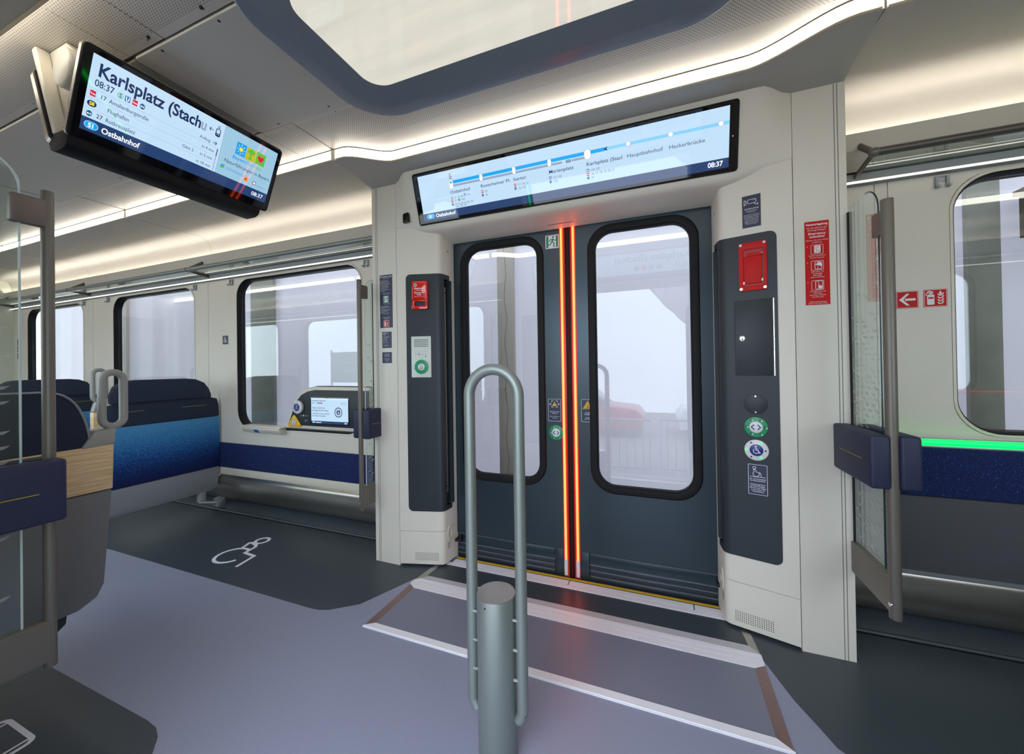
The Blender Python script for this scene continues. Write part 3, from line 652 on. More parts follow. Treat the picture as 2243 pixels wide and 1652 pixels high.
# ================================================================== PILLARS
LP = [(-1.485, 1.9), (-1.40, 1.9235), (-1.250, 1.9645), (-1.238, 1.9685), (-1.228, 1.9745), (-1.221, 1.984), (-1.218, 1.996)]
def pillar(sx, nm, label):
    # sx=+1 left pillar, -1 right pillar (mirrored across x=-.4775)
    X = (lambda x: x) if sx > 0 else (lambda x: -.955-x)
    p = thing('door_pillar', label, 'pillar', (X(-1.5), 1.95, 0))
    L = [(X(x), y) for x, y in LP]
    O = X(-1.667) if sx > 0 else .710
    front = [(O, 1.9)]+L
    sec = lambda pts, z0, z1, name, mat, **k: MB().prism(FZ, pts, z0, z1).build(name, mat, p, **k)
    seam = X(-1.4855)
    # outer part
    sec([(O, 1.9), (X(-1.4865), 1.9), (X(-1.4865), 2.19), (O, 2.19)], 0, 2.325, 'outer_panel', CREAM, smooth=False)
    inner_full = [(X(-1.4835), 1.9)]+L[1:]+[(X(-1.206), 2.096), (X(-1.206), 2.108), (X(-1.4835), 2.19)]
    notch = [(X(-1.4835), 1.9)]+L[1:]+[(X(-1.2172), 2.0), (X(-1.262), 2.004), (X(-1.262), 2.060), (X(-1.2105), 2.062), (X(-1.206), 2.096), (X(-1.206), 2.108), (X(-1.4835), 2.19)]
    sec(inner_full, .014, .2105, 'foot_panel', CREAM, angle=25)
    sec(inner_full, .2125, .36, 'inner_panel', CREAM, angle=25)
    sec(notch, .36, 1.735, 'inner_panel', CREAM, angle=25)
    sec(inner_full, 1.735, 2.046, 'inner_panel', CREAM, angle=25)
    sec([(X(-1.47), 1.92), (X(-1.24), 1.985), (X(-1.22), 2.1), (X(-1.47), 2.1)], 0, .02, 'plinth', DARKER, smooth=False)
    # trim rebates on the outer edge
    MB().fbox(FW, min(X(-1.640), X(-1.6375)), 0, max(X(-1.640), X(-1.6375)), 2.32, -1.91, -1.8993).build('rebate_line', M('rebate_shadow', '77766f', .6, noise=.04), p, smooth=False)
    MB().fbox(FW, min(X(-1.629), X(-1.6265)), 0, max(X(-1.629), X(-1.6265)), 2.32, -1.91, -1.8993).build('rebate_line', MATS['rebate_shadow'], p, smooth=False)
    # dark service panel: front plate on the slanted face, wrapping round the corner
    ux, uy = .265/.27487, .073/.27487
    F0 = Fr((-1.485, 1.9, 0), (ux, uy, 0), (0, 0, 1)) if sx > 0 else Fr((.530, 1.9, 0), (ux, -uy, 0), (0, 0, 1))
    s_ = 1 if sx > 0 else -1
    ulo, uhi = .0585, .246
    pts = rr(*( (ulo, .332, uhi, 1.764) if sx > 0 else (-uhi, .332, -ulo, 1.764)), .028, 6, (0, 1, 1, 0) if sx > 0 else (1, 0, 0, 1))
    MB().prism(F0, pts, -.004, .0028).build('service_panel', DARK, p, smooth=False)
    wr = [(-1.2515, 1.9610), (-1.2435, 1.9633), (-1.235, 1.9667), (-1.2245, 1.9735), (-1.2178, 1.983), (-1.2148, 1.996), (-1.2140, 2.0025), (-1.258, 2.0065), (-1.258, 2.0575), (-1.2068, 2.0595), (-1.2055, 2.074), (-1.2085, 2.076), (-1.262, 2.064), (-1.2655, 2.0), (-1.2515, 1.997)]
    MB().prism(FZ, [(X(x), y) for x, y in wr], .36, 1.735).build('grip_recess', DARK, p, angle=25)
    for z0, z1 in ((.332, .36), (1.735, 1.764)):
        cap = [(-1.2515, 1.9610), (-1.2435, 1.9633), (-1.235, 1.9667), (-1.2245, 1.9735), (-1.2178, 1.983), (-1.2148, 1.996), (-1.2090, 2.055), (-1.24, 2.055), (-1.24, 1.98)]
        MB().prism(FZ, [(X(x), y) for x, y in cap], z0, z1).build('grip_recess_cap', DARK, p, angle=25)
    MB().tube([(X(-1.235), 2.030, .43), (X(-1.235), 2.030, 1.69)], .010, 14, r2=.013).build('grip_bar', BROWN, p)
    for z in (.47, 1.655): MB().cyl((X(-1.225), 2.030, z), (X(-1.2235), 2.022, z), .004, 10).build('screw', CHROME, p)
    # foot vents
    vb = M('vent_hole', '1c1e22', .7, noise=.05)
    u0 = .098 if sx > 0 else -.236
    m = MB()
    for a in range(18 if sx > 0 else 18):
        for b in range(6): m.flat(F0, circ(u0+a*.0082, .040+b*.0082, .0022, 8), .0003)
    m.build('vent_holes', vb, p, smooth=False, kind='stuff')
    FJ = Fr((X(-1.2165), 2.0, 0), (.06*s_, 1, 0) if sx > 0 else (-.06, 1, 0), (0, 0, 1), (s_, -.06, 0))
    MB().prism(FJ, circ(.035, .182, .030, 28, .048), 0, .004, [circ(.035, .182, .013, 20, .021)]).build('lock_ring', CREAM2, p, angle=50)
    MB().prism(FJ, circ(.035, .182, .013, 20, .021), .0, .0008).build('lock_core', GREYP, p, smooth=False)
    for k in range(5): MB().fbox(FJ, .006, .095+k*.008, .062, .098+k*.008, 0, .0012).build('vent_slot', GREYP, p, smooth=False)
    MB().prism(FJ, circ(.048, 1.915, .006, 12), 0, .002).build('screw', DARKER, p, smooth=False)
    return p, F0
MIR = False
PL, F_L = pillar(1, 'l', 'cream pillar left of the closed doors, with red brake handle and intercom')
PR, F_R = pillar(-1, 'r', 'cream pillar right of the closed doors, with red box and round buttons')
MIR = True
pillar(1, 'nl', 'cream pillar left of the open doorway on the near side, beside the glass screen')
pillar(-1, 'nr', 'cream pillar right of the open doorway on the near side, behind right glass screen')
MIR = False

# ------------------------------------------------------------------ door header
def header(i):
    h = thing('door_header', 'cream sculpted header holding the wide route display above the %s doors' % ('open near' if i else 'closed far'), 'door header', (-.48, 2.0, 2.0))
    n = 56; rings = []
    Pc = [(1.834, 2.340), (1.850, 2.284), (1.900, 2.109), (1.9205, 2.036), (1.927, 2.020), (1.940, 2.010), (1.97, 2.004), (2.04, 1.992), (2.11, 1.978), (2.11, 2.2), (2.0, 2.34)]
    Ps = [(1.900, 2.324), (1.8995, 2.284), (1.8995, 2.13), (1.8995, 2.072), (1.901, 2.058), (1.906, 2.046), (1.93, 2.025), (2.04, 1.995), (2.11, 1.982), (2.11, 2.2), (2.0, 2.324)]
    for k in range(n+1):
        x = -1.4845+2.014*k/n; w = smooth01((x+1.4845)/.12)-smooth01((x-.41)/.12)
        w2 = smooth01((x+1.4845)/.26)-smooth01((x-.27)/.26)
        rings.append([(x, a[0]+(b[0]-a[0])*w, a[1]+(b[1]-a[1])*(w if j < 3 else w2)) for j, (a, b) in enumerate(zip(Ps, Pc))])
    MB().loft(rings).build('body', CREAM, h, angle=60)
    FU = Fr((-.4775, 2.04, 1.992), (1, 0, 0), (0, .98, -.17), (0, -.17, -.98))
    for u in (-.86, .885, -.80, .80):
        v = {-.86: -.06, .885: -.06}.get(u, .02)*1.0
        MB().prism(FU, circ(u*.93, v, .010, 16), -.001, .002).build('fixing_cap', CHROME, h, smooth=False)
        MB().prism(FU, circ(u*.93, v, .005, 12), .002, .003).build('screw', DARKER, h, smooth=False)
    MB().fbox(FU, -.10, .02, .05, .023, 0, .0015).build('slot', DARKER, h, smooth=False)
    if not i:
        F1 = Fr((-1.41, 1.897, 2.10), (.95, -.03, 0), (0, 0, 1))
        o = MB().frr(Fr((-1.408, 1.8935, 2.10), (.97, -.25, 0), (0, 0, 1)), -.024, -.028, .024, .028, .007, -.012, .0015).build('sensor_window', BLACKPL, h, smooth=False)
    return h
both(header)

# ------------------------------------------------------------------ route display in the header
def display_shell(root, fr, w, h, bez, thick, r=.014):
    MB().frr(fr, -bez[0], -bez[1], w+bez[2], h+bez[3], r, -thick, .004).build('frame', RUBBER, root, bevel=.002)
    MB().fbox(fr, -bez[0]+.008, -bez[1]+.008, w+bez[2]-.008, h+bez[3]-.008, .004, .0048).build('glass', BLACKPL, root, smooth=False)
def route(i):
    global MIR
    MIR = False
    d = Vector((0, .077, -.269)).normalized()
    if not i:
        fr = Fr((-1.290, 1.9100, 2.063), (1, 0, 0), -d)
        t = 'wide route display above the closed doors, showing the line with eight stops'
    else:
        fr = Fr((.335, my(1.9100), 2.063), (-1, 0, 0), Vector((0, .077, .269)))
        t = 'wide station display above the open near doorway, seen only as a reflection'
    s = thing('route_display', t, 'display', tuple(fr.p(.8, .12)))
    Wd, Hd = 1.588, .2425
    display_shell(s, fr, Wd+.0, Hd, (.030, .020, .036, .020), .02)
    scr = MB().fbox(fr, .008, .040, Wd, Hd, .0048, .0052).build('screen', SCRBG, s, smooth=False)
    MB().fbox(fr, .008, 0, Wd, .040, .0048, .0052).build('screen_footer', SCRNAVY, s, smooth=False)
    g = Gr(scr, Fr(fr.p(0, 0, .0052), fr.U, fr.V, fr.N))
    if i:
        g.text('Karlsplatz (Stachus)', .05, .16, .088, SINK, bold=.02).text('08:37', .05, .07, .06, SINK)
        for k, c in enumerate((SDGRN, SBLUE, SRED, STEAL)): g.rect(.30+k*.07, .07, .345+k*.07, .112, c)
        return
    xs = [.2185, .404, .595, .787, .979, 1.170, 1.354, 1.555]
    yl = .178
    g.rect(.226, yl-.008, 1.064, yl+.008, SCYAN, 1); g.rect(1.064, yl-.006, Wd, yl+.007, SLCYAN, 1)
    g.poly([(1.056, yl), (1.076, yl+.0105), (1.070, yl), (1.076, yl-.0105)], SINK, 2)
    for a, b in ((.228, .852), (.900, .968)):
        g.rect(a, yl-.0240, b, yl-.0135, SINK3, 1)
    g.rect(.870, yl-.0255, .897, yl-.0125, SINK2, 1, r=.006); g.rect(.8725, yl-.0230, .8945, yl-.0150, SINK3, 2, r=.0035)
    def pill(x, w, y0, y1, L=3):
        g.rect(x-w/2-.0015, y0-.0015, x+w/2+.0015, y1+.0015, SINK3, L, r=w/2); g.rect(x-w/2, y0, x+w/2, y1, SWHITE, L+1, r=w/2*.98)
    pill(xs[0], .022, yl-.034, yl+.0125); g.disc(xs[0], yl, .0065, SCYAN, 5)
    for k in (1, 2, 3): pill(xs[k], .017, yl-.025, yl+.009)
    pill(xs[4], .030, yl-.030, yl+.0145)
    for k in (5, 6, 7): g.disc(xs[k], yl+.001, .0105, SINK3, 3); g.disc(xs[k], yl+.001, .0092, SWHITE, 4)
    g.ring(xs[0], yl+.040, .005, .002, SINK, 2); g.rect(xs[0]-.006, yl+.018, xs[0]+.006, yl+.031, SINK, 2); g.rect(xs[0]-.003, yl+.021, xs[0]+.003, yl+.028, SWHITE, 3)
    for t, x, w, m in (('Ostbahnhof', .204, .125, SINK), ('Rosenheimer Pl:', .395, .170, SINK), ('Isartor', .587, .070, SINK), ('Marienplatz', .780, .126, SINK), ('Karlsplatz (Stacl', .971, .168, SINK), ('Hauptbahnhof', 1.162, .157, SINK2), ('Hackerbrücke', 1.346, .146, SINK2)):
        g.text(t, x, .120, .0225, m, bold=.004, w=w)
    def icon(kind, x, y, s_=.0065):
        if kind == 'T': g.rect(x-s_, y-s_, x+s_, y+s_, SRED); g.rect(x-s_*.9, y-s_*.2, x+s_*.9, y+s_*.25, SWHITE, 2)
        if kind == 'B': g.disc(x, y, s_, STEAL); g.rect(x-s_*.7, y-s_*.2, x+s_*.7, y+s_*.2, SLCYAN, 2)
        if kind == 'U': g.rect(x-s_, y-s_, x+s_, y+s_, SBLUE); g.stroke([(x-s_*.45, y+s_*.6), (x-s_*.45, y-s_*.3), (x, y-s_*.6), (x+s_*.45, y-s_*.3), (x+s_*.45, y+s_*.6)], s_*.3, SWHITE, 2)
        if kind == 'S': g.disc(x, y, s_, SDGRN); g.disc(x, y, s_*.8, SCRBG, 2); g.text('S', x, y-s_*.6, s_*1.8, SDGRN, 3, 'CENTER', bold=.03)
        if kind == 'X': g.disc(x, y, s_, SDGRN); g.disc(x, y, s_*.3, SWHITE, 2)
    def row(k, y, x, t, w=None): icon(k, x, y); g.text(t, x+.015, y-.0055, .0145, SINK2, w=w)
    row('S', .099, .211, 'S1 - S6, S8', .052); row('U', .102, .293, 'U5'); row('T', .082, .211, '21'); icon('X', .254, .082); g.text('X30', .267, .0765, .0145, SINK2)
    row('B', .063, .211, '54, 55, 58, 62, 68, 100,', .115); g.text('145, 190, 191', .226, .045, .0145, SINK2, w=.068)
    row('T', .099, .402, '25'); row('B', .081, .402, '16'); row('T', .099, .594, '17, 19, 21', .055); row('B', .082, .594, '16, 132')
    row('U', .100, .786, 'U3, U6'); row('B', .081, .786, '132'); row('U', .100, .977, 'U4, U5'); row('T', .082, .977, '16, 17, 18, 19, 20, 21', .108); row('B', .065, .977, '27')
    g.rect(.031, .0095, .081, .0335, SLCYAN, 1, r=.0119); g.rect(.0335, .0120, .0785, .0310, SCYAN, 2, r=.0094); g.text('S1', .056, .0145, .0195, SWHITE, 3, 'CENTER', bold=.03)
    g.text('Ostbahnhof', .091, .0125, .0255, SWHITE, bold=.02, w=.130); g.text('08:37', 1.565, .0115, .0285, SWHITE, align='RIGHT', bold=.025, w=.060)
    g.disc(1.601, .121, .003, WHITE, 1)
    g.rect(-.014, .128, -.002, .131, GREYP, 1); g.rect(-.014, .044, .004, .0465, GREYP, 1)
both(route)

# ------------------------------------------------------------------ hanging station display (V-shaped pair)
o = thing('hanging_display', 'black framed hanging display reading Karlsplatz, fixed below the ceiling at upper left', 'display', (-1.95, 1.02, 2.41))
Vd = Vector((.1, 0, .232)).normalized()
fr = Fr((-1.8805, .687, 2.0575), (0, 1, 0), Vd)
Wd, Hd = .668, .2535
display_shell(o, fr, Wd, Hd, (.026, .040, .022, .024), .028, r=.018)
fr2 = Fr((-2.04, 1.355, 2.0575), (0, -1, 0), Vector((-.1, 0, .232)))
MB().frr(fr2, -.022, -.040, Wd+.026, Hd+.024, .018, -.028, .004).build('rear_screen_body', RUBBER, o, bevel=.002)
MB().frr(fr2, -.020, -.040, Wd+.0275, Hd+.026, .020, -.02, .001).build('steel_band', STEEL, o, angle=30)
MB().frr(fr, -.0275, -.040, Wd+.020, Hd+.026, .020, -.022, -.003).build('steel_band', STEEL, o, angle=30)
MB().frr(fr2, -.01, -.03, Wd+.01, Hd+.01, .01, .004, .006).build('rear_screen', SCRBLK, o, smooth=False)
# chin joining the two screens
MB().prism(Fr((0, 0, 0), (1, 0, 0), (0, 0, 1), (0, 1, 0)), [(-1.893, 2.022), (-1.905, 1.995), (-1.93, 1.985), (-1.99, 1.985), (-2.015, 1.995), (-2.028, 2.022), (-1.99, 2.05), (-1.93, 2.05)], .665, 1.345).build('chin', RUBBER, o, bevel=.004)
# cream housing and pivot
FH = Fr((0, 0, 0), (1, 0, 0), (0, 0, 1), (0, -1, 0))
MB().prism(FH, [(-1.93, 2.06), (-1.99, 2.06), (-2.13, 2.395), (-2.12, 2.408), (-2.0, 2.408), (-1.87, 2.30)], -.86, -.70).build('housing', CREAM2, o, bevel=.006)
MB().prism(FH, [(-1.975, 2.05), (-2.0, 2.05), (-2.150, 2.395), (-2.142, 2.405), (-2.118, 2.405)], -.70, -.664).build('housing_lip', CREAM2, o, bevel=.005)
m = MB(); cc = (-1.955, 2.275)
m.prism(FH, circ(cc[0]+.02, cc[1], .062, 30, .070), -.70, -.664).build('pivot_cap', CREAM2, o, bevel=.008, seg=3)
scr = MB().fbox(fr, 0, .045, .423, Hd, .0048, .0052).build('screen', SCRBG, o, smooth=False)
MB().fbox(fr, .423, .045, Wd, Hd, .0048, .0052).build('advert_screen', SCRBG2, o, smooth=False)
MB().fbox(fr, 0, 0, Wd, .045, .0048, .0052).build('screen_footer', SCRNAVY, o, smooth=False)
g = Gr(scr, Fr(fr.p(0, 0, .0052), fr.U, fr.V, fr.N))
g.text('Karlsplatz (Stach', .018, .190, .061, SINK, bold=.024, w=.313); g.text('u', .334, .190, .061, SINK3, bold=.024, sx=.72)
g.text('08:37', .015, .156, .031, SINK, bold=.008, w=.050)
def icon2(k, x, y, s_):
    if k == 'T': g.rect(x-s_*.75, y-s_, x+s_*.75, y+s_, SRED); g.text('Tram', x, y-s_*.35, s_*.8, SWHITE, 2, 'CENTER', bold=.03, w=s_*1.3)
    if k == 'B': g.disc(x, y, s_*.8, STEAL, r2=s_); g.text('BUS', x, y-s_*.35, s_*.8, SWHITE, 2, 'CENTER', bold=.03, w=s_*1.2)
    if k == 'U': g.rect(x-s_*.75, y-s_, x+s_*.75, y+s_, SBLUE); g.text('U', x, y-s_*.7, s_*2, SWHITE, 2, 'CENTER', bold=.04, sx=.75)
    if k == 'S': g.disc(x, y, s_*.8, SDGRN, r2=s_); g.disc(x, y, s_*.68, SCRBG, 2, r2=s_*.86); g.text('S', x, y-s_*.65, s_*1.9, SDGRN, 3, 'CENTER', bold=.04, sx=.75)
for k, x in (('S', .083), ('U', .103), ('T', .124), ('B', .146)): icon2(k, x, .163, .0098)
for v in (.145, .1115, .0775): g.rect(.004, v-.0004, .408, v+.0004, SINK3, 1)
icon2('T', .016, .128, .0095); g.text('17', .034, .1215, .0205, SINK, bold=.006, sx=.8); g.text('Amalienburgstraße', .058, .1215, .0205, SINK, w=.112)
g.rect(.006, .084, .030, .104, SINK, 1, r=.0099); g.text('S8', .018, .0885, .0165, SYEL, 2, 'CENTER', bold=.03, sx=.8)
g.text('Flughafen', .058, .0885, .0205, SINK, w=.058); icon2('B', .016, .060, .0095); g.text('27', .034, .0545, .0205, SINK, bold=.006, sx=.8); g.text('Rotkreuzplatz', .058, .0545, .0205, SINK, w=.082)
g.rect(.008, .010, .045, .036, SLCYAN, 1, r=.0128); g.rect(.0105, .0125, .0425, .0335, SCYAN, 2, r=.0103); g.text('S1', .0265, .015, .0215, SWHITE, 3, 'CENTER', bold=.03, sx=.8)
g.text('Ostbahnhof', .053, .0125, .028, SWHITE, bold=.022, w=.108)
g.text('Aufzug', .380, .155, .0175, SINK, align='RIGHT', sx=.85); g.text('in 4 min', .402, .121, .0175, SINK, align='RIGHT', sx=.85); g.text('Gleis 2', .330, .088, .0175, SINK, align='RIGHT', sx=.85); g.text('in 5 min', .402, .088, .0175, SINK, align='RIGHT', sx=.85); g.text('in 10 min', .402, .054, .0175, SINK, align='RIGHT', sx=.85)
def arrow(x, y, s_, d): g.stroke([(x-s_, y), (x+s_, y)], .0025, SINK, 2); g.stroke([(x+d*s_-d*s_*.8, y+s_*.95), (x+d*s_, y), (x+d*s_-d*s_*.8, y-s_*.95)], .0025, SINK, 2)
arrow(.397, .161, .0075, 1); arrow(.374, .209, .0075, -1)
g.stroke(rr(.392, .192, .408, .222, .004, 3), .003, SINK, 2, True); g.rect(.393, .193, .407, .204, SINK, 2); g.stroke([(.400, .222), (.400, .231)], .002, SINK, 2); g.stroke([(.394, .229), (.406, .229)], .002, SINK, 2); g.stroke([(.395, .235), (.405, .235)], .002, SINK, 2); g.disc(.397, .199, .0015, SWHITE, 3); g.disc(.403, .199, .0015, SWHITE, 3)
g.rect(.411, .050, .4145, .145, SINK3, 1); g.rect(.4105, .112, .415, .142, SINK2, 2)
g.rect(.4225, .045, .4235, Hd, SINK3, 1)
# advert
ax, ay, qx, qy = .482, .160, .044, .055
g.rect(ax, ay, ax+qx, ay+qy, SKY1); g.rect(ax+qx+.002, ay-.002, ax+2*qx+.002, ay+qy-.002, SOLIVE); g.rect(ax+2*qx+.004, ay, ax+3*qx+.004, ay+qy, SGRN)
g.disc(ax+qx/2, ay+qy/2, .0085, SYEL, 2)
for k in range(8):
    t = k*PI/4; g.stroke([(ax+qx/2+.012*math.cos(t), ay+qy/2+.014*math.sin(t)), (ax+qx/2+.019*math.cos(t), ay+qy/2+.023*math.sin(t))], .0015, SWHITE, 2)
tx, ty = ax+1.5*qx+.002, ay+qy/2
for dx, dy, r_q in ((-.009, .010, .008), (.009, .010, .008), (0, .016, .009), (0, .004, .007)): g.disc(tx+dx, ty+dy, r_q, SGRN, 2)
g.poly([(tx-.003, ty+.004), (tx-.004, ty-.014), (tx-.012, ty-.024), (tx+.012, ty-.024), (tx+.004, ty-.014), (tx+.003, ty+.004)], SGRN, 2)
hx, hy = ax+2.5*qx+.004, ay+qy/2
g.poly([(hx+.015*math.sin(t)**3, hy+.0011*(13*math.cos(t)-5*math.cos(2*t)-2*math.cos(3*t)-math.cos(4*t))) for t in [2*PI*k/30 for k in range(30)]], SRED, 2)
g.text('Bayern', ax-.006, ay-.023, .0215, SKY1, bold=.02, w=.060); g.text('Tour', ax+.057, ay-.023, .0215, SKY1, w=.032); g.text('Natur', ax+.092, ay-.023, .0215, SGRN, w=.040)
g.text('Naturführungen in Bayern', ax-.036, ay-.053, .0215, SINK, shear=.15, w=.212)
g.poly([(.437, .074), (.455, .078), (.453, .094), (.439, .090)], SGRN, 1); g.poly([(.437, .074), (.453, .094), (.439, .090)], SKY1, 2)
for v in (.084, .078): g.rect(.460, v, .540, v+.0018, SKY1, 1)
g.rect(.545, .062, .565, .084, M('screen_orange', '05070c', .1, emit='d8a050', es=1), 1); g.rect(.549, .067, .557, .078, SRED, 2)
g.rect(.588, .062, .602, .078, M('screen_plum', '05070c', .1, emit='803c70', es=1), 1); g.rect(.591, .065, .599, .075, SWHITE, 2)
g.text('Regio Bayern', .610, .062, .0075, SINK2, w=.040)
g.text('08:37', .650, .014, .0255, SWHITE, align='RIGHT', bold=.01)

# ================================================================== EQUIPMENT ON THE PILLARS
def NX(fr, x):            # u on a pillar face for a given world x
    return (x-fr.O.x)/fr.U.x
o = thing('emergency_brake', 'glossy red emergency brake handle in a dark niche on left pillar', 'brake handle', tuple(F_L.p(NX(F_L, -1.34), 1.62)))
a, b = NX(F_L, -1.395), NX(F_L, -1.2865)
MB().frr(F_L, a, 1.517, b, 1.728, .006, .0028, .0036).build('niche', DARKER, o, smooth=False)
MB().fbox(F_L, a+.002, 1.519, b-.002, 1.548, .0036, .0042).build('niche_floor', DARK, o, smooth=False)
a, b = NX(F_L, -1.388), NX(F_L, -1.293)
rings = []
for n, off in ((.0036, 0), (.020, .001), (.026, .005), (.027, .009)): rings.append([F_L.p(u, v, n) for u, v in rr(a+off, 1.605+off*.3, b-off, 1.720-off, .010, 5, (1, 1, 0, 0))])
cov = MB().loft(rings).build('cover', REDG, o, angle=40)
MB().prism(F_L, rr(a+.001, 1.549, b-.001, 1.604, .010, 5, (0, 0, 1, 1)), .0036, .022, [rr(a+.016, 1.567, b-.014, 1.596, .006, 4)]).build('handle', REDG, o, bevel=.002)
MB().fbox(F_L, a+.014, 1.564, b-.012, 1.598, .0042, .006).build('grip_hollow', DARK, o, smooth=False)
g = Gr(cov, Fr(F_L.p(0, 0, .0272), F_L.U, F_L.V, F_L.N)); uc = (a+b)/2
g.disc(a+.026, 1.692, .010, BTNWHITE); g.disc(a+.026, 1.692, .0065, GREENS, 2); g.disc(a+.028, 1.689, .003, SKY1, 3)
for t, v, s_, bo in (('Notbremse', 1.668, .013, .02), ('bei Gefahr ziehen', 1.658, .008, 0), ('Emergency', 1.643, .0125, .02), ('brake', 1.631, .0125, .02), ('Misuse will be punished', 1.622, .006, 0)): g.text(t, uc, v, s_, WHITE, align='CENTER', bold=bo, w={'N': .062, 'b': None, 'E': .058, 'M': .058}[t[0]] if len(t) > 6 else None, sx=.9)

o = thing('intercom_panel', 'pale grey intercom plate with slots and green bell button on left pillar', 'intercom', tuple(F_L.p(NX(F_L, -1.34), 1.26)))
a, b = NX(F_L, -1.399), NX(F_L, -1.281)
MB().frr(F_L, a, 1.139, b, 1.387, .004, .0028, .0058).build('plate', M('pale_mint_plate', 'ccd6cc', .35, noise=.02), o, bevel=.001)
FI = Fr(F_L.p(0, 0, .0058), F_L.U, F_L.V, F_L.N); g = Gr(o, FI)
for k in range(5): MB().fbox(FI, a+.017, 1.3645-k*.0098, b-.017, 1.3675-k*.0098, 0, .0004).build('speaker_slot', DARKER, o, smooth=False)
for k in range(4):
    u = a+.029+k*.020; g.disc(u, 1.294, .0022, GREYP)
g.ring(a+.029, 1.279, .0048, .0012, GREYP); g.rect(a+.044, 1.274, a+.054, 1.284, GREYP); g.text('+))', a+.061, 1.275, .011, GREYP); g.text('√5', a+.083, 1.275, .010, GREYP); g.rect(a+.084, 1.261, a+.093, 1.269, GREYP)
uc = (a+b)/2+.001
MB().prism(FI, circ(uc, 1.203, .0425, 36), 0, .006, [circ(uc, 1.203, .0215, 28)]).build('button_ring', GREEN, o, bevel=.002)
MB().prism(FI, circ(uc, 1.203, .021, 28), 0, .0045).build('button', BTNWHITE, o, bevel=.001)
g = Gr(o, Fr(FI.p(uc, 1.203, .0045), FI.U, FI.V, FI.N)); g.stroke([(-.011, -.008), (-.007, -.004), (-.006, .005), (0, .012), (.006, .005), (.007, -.004), (.011, -.008)], .0016, SINK, 1, True); g.disc(0, -.011, .003, SINK)

o = thing('emergency_release_box', 'red recessed emergency door release box with four screws on right pillar', 'release box', tuple(F_R.p(NX(F_R, .39), 1.62)))
a, b = NX(F_R, .339), NX(F_R, .4395); c0, c1 = 1.515, 1.727
MB().prism(F_R, rr(a, c0, b, c1, .006, 4), .0028, .0105, [rr(a+.017, c0+.022, b-.012, c1-.030, .008, 4)]).build('frame', RED, o, bevel=.002)
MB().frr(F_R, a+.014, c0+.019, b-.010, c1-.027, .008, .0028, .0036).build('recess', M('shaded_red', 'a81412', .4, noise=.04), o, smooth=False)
rings = [[F_R.p(u, v, n) for u, v in ((a+.022, v_), (b-.020, v_), (b-.020, v_+.001), (a+.022, v_+.001))] for v_, n in ()]
MB().prism(F_R, [(a+.019, c0+.030), (b-.018, c0+.030), (b-.018, c1-.062), (a+.019, c1-.062)], .0036, .012).build('flap', RED, o, bevel=.002)
MB().fbox(F_R, a+.030, c1-.060, b-.016, c1-.047, .0036, .008).build('latch_bar', RED, o, bevel=.001)
MB().cyl(F_R.p(b-.022, c1-.0535, .012), F_R.p(b-.012, c1-.0535, .012), .0022, 8).build('pin', CHROME, o)
for u, v in ((a+.019, c0+.034), (b-.017, c0+.042)): MB().prism(F_R, circ(u, v, .0035, 12, .007), .0036, .014).build('clip', BTNWHITE, o, smooth=False)
for u, v in ((a+.008, c0+.009), (b-.008, c0+.009), (a+.008, c1-.009), (b-.009, c1-.009)):
    MB().prism(F_R, circ(u, v, .0058, 14), .0105, .0122).build('screw', CHROME, o, smooth=False)

o = thing('service_hatch', 'dark lockable hatch with keyhole and hinge on right pillar below red box', 'hatch', tuple(F_R.p(NX(F_R, .39), 1.3)))
a, b = NX(F_R, .318), NX(F_R, .4535)
MB().prism(F_R, rr(a-.001, 1.139, b+.001, 1.476, .008, 4, (0, 1, 1, 0)), .0028, .0032).build('gap', DARKER, o, smooth=False)
MB().prism(F_R, rr(a+.001, 1.141, b-.001, 1.474, .007, 4, (0, 1, 1, 0)), .0028, .0048).build('door_plate', DARK, o, bevel=.0008)
for k in range(6): MB().cyl(F_R.p(b+.006, 1.141+k*.0556, .004), F_R.p(b+.006, 1.141+(k+1)*.0556-.0012, .004), .0042, 10).build('hinge_knuckle', CHROME, o)
MB().prism(F_R, circ(NX(F_R, .3465), 1.306, .0125, 24), .0048, .0085).build('lock', CHROME, o, bevel=.001)
MB().fbox(F_R, NX(F_R, .3465)-.0018, 1.298, NX(F_R, .3465)+.0018, 1.309, .0085, .009).build('keyhole', DARKER, o, smooth=False)

uc = NX(F_R, .390)
o = thing('speaker_cover', 'round dark perforated speaker cover above the green button on right pillar', 'speaker', tuple(F_R.p(uc, 1.017)))
MB().prism(F_R, circ(uc, 1.016, .0445, 36), .0028, .0052).build('disc', DARK, o, bevel=.001)
m = MB()
for R_, n_ in ((.006, 6), (.012, 11), (.018, 16)):
    for k in range(n_): m.flat(F_R, circ(uc+R_*math.cos(2*PI*k/n_), 1.016+R_*math.sin(2*PI*k/n_), .0013, 6), .0055)
m.build('holes', DARKER, o, smooth=False, kind='stuff')
for v in (1.0505, .981): MB().prism(F_R, circ(uc, v, .004, 12), .0052, .007).build('screw', CHROME, o, smooth=False)

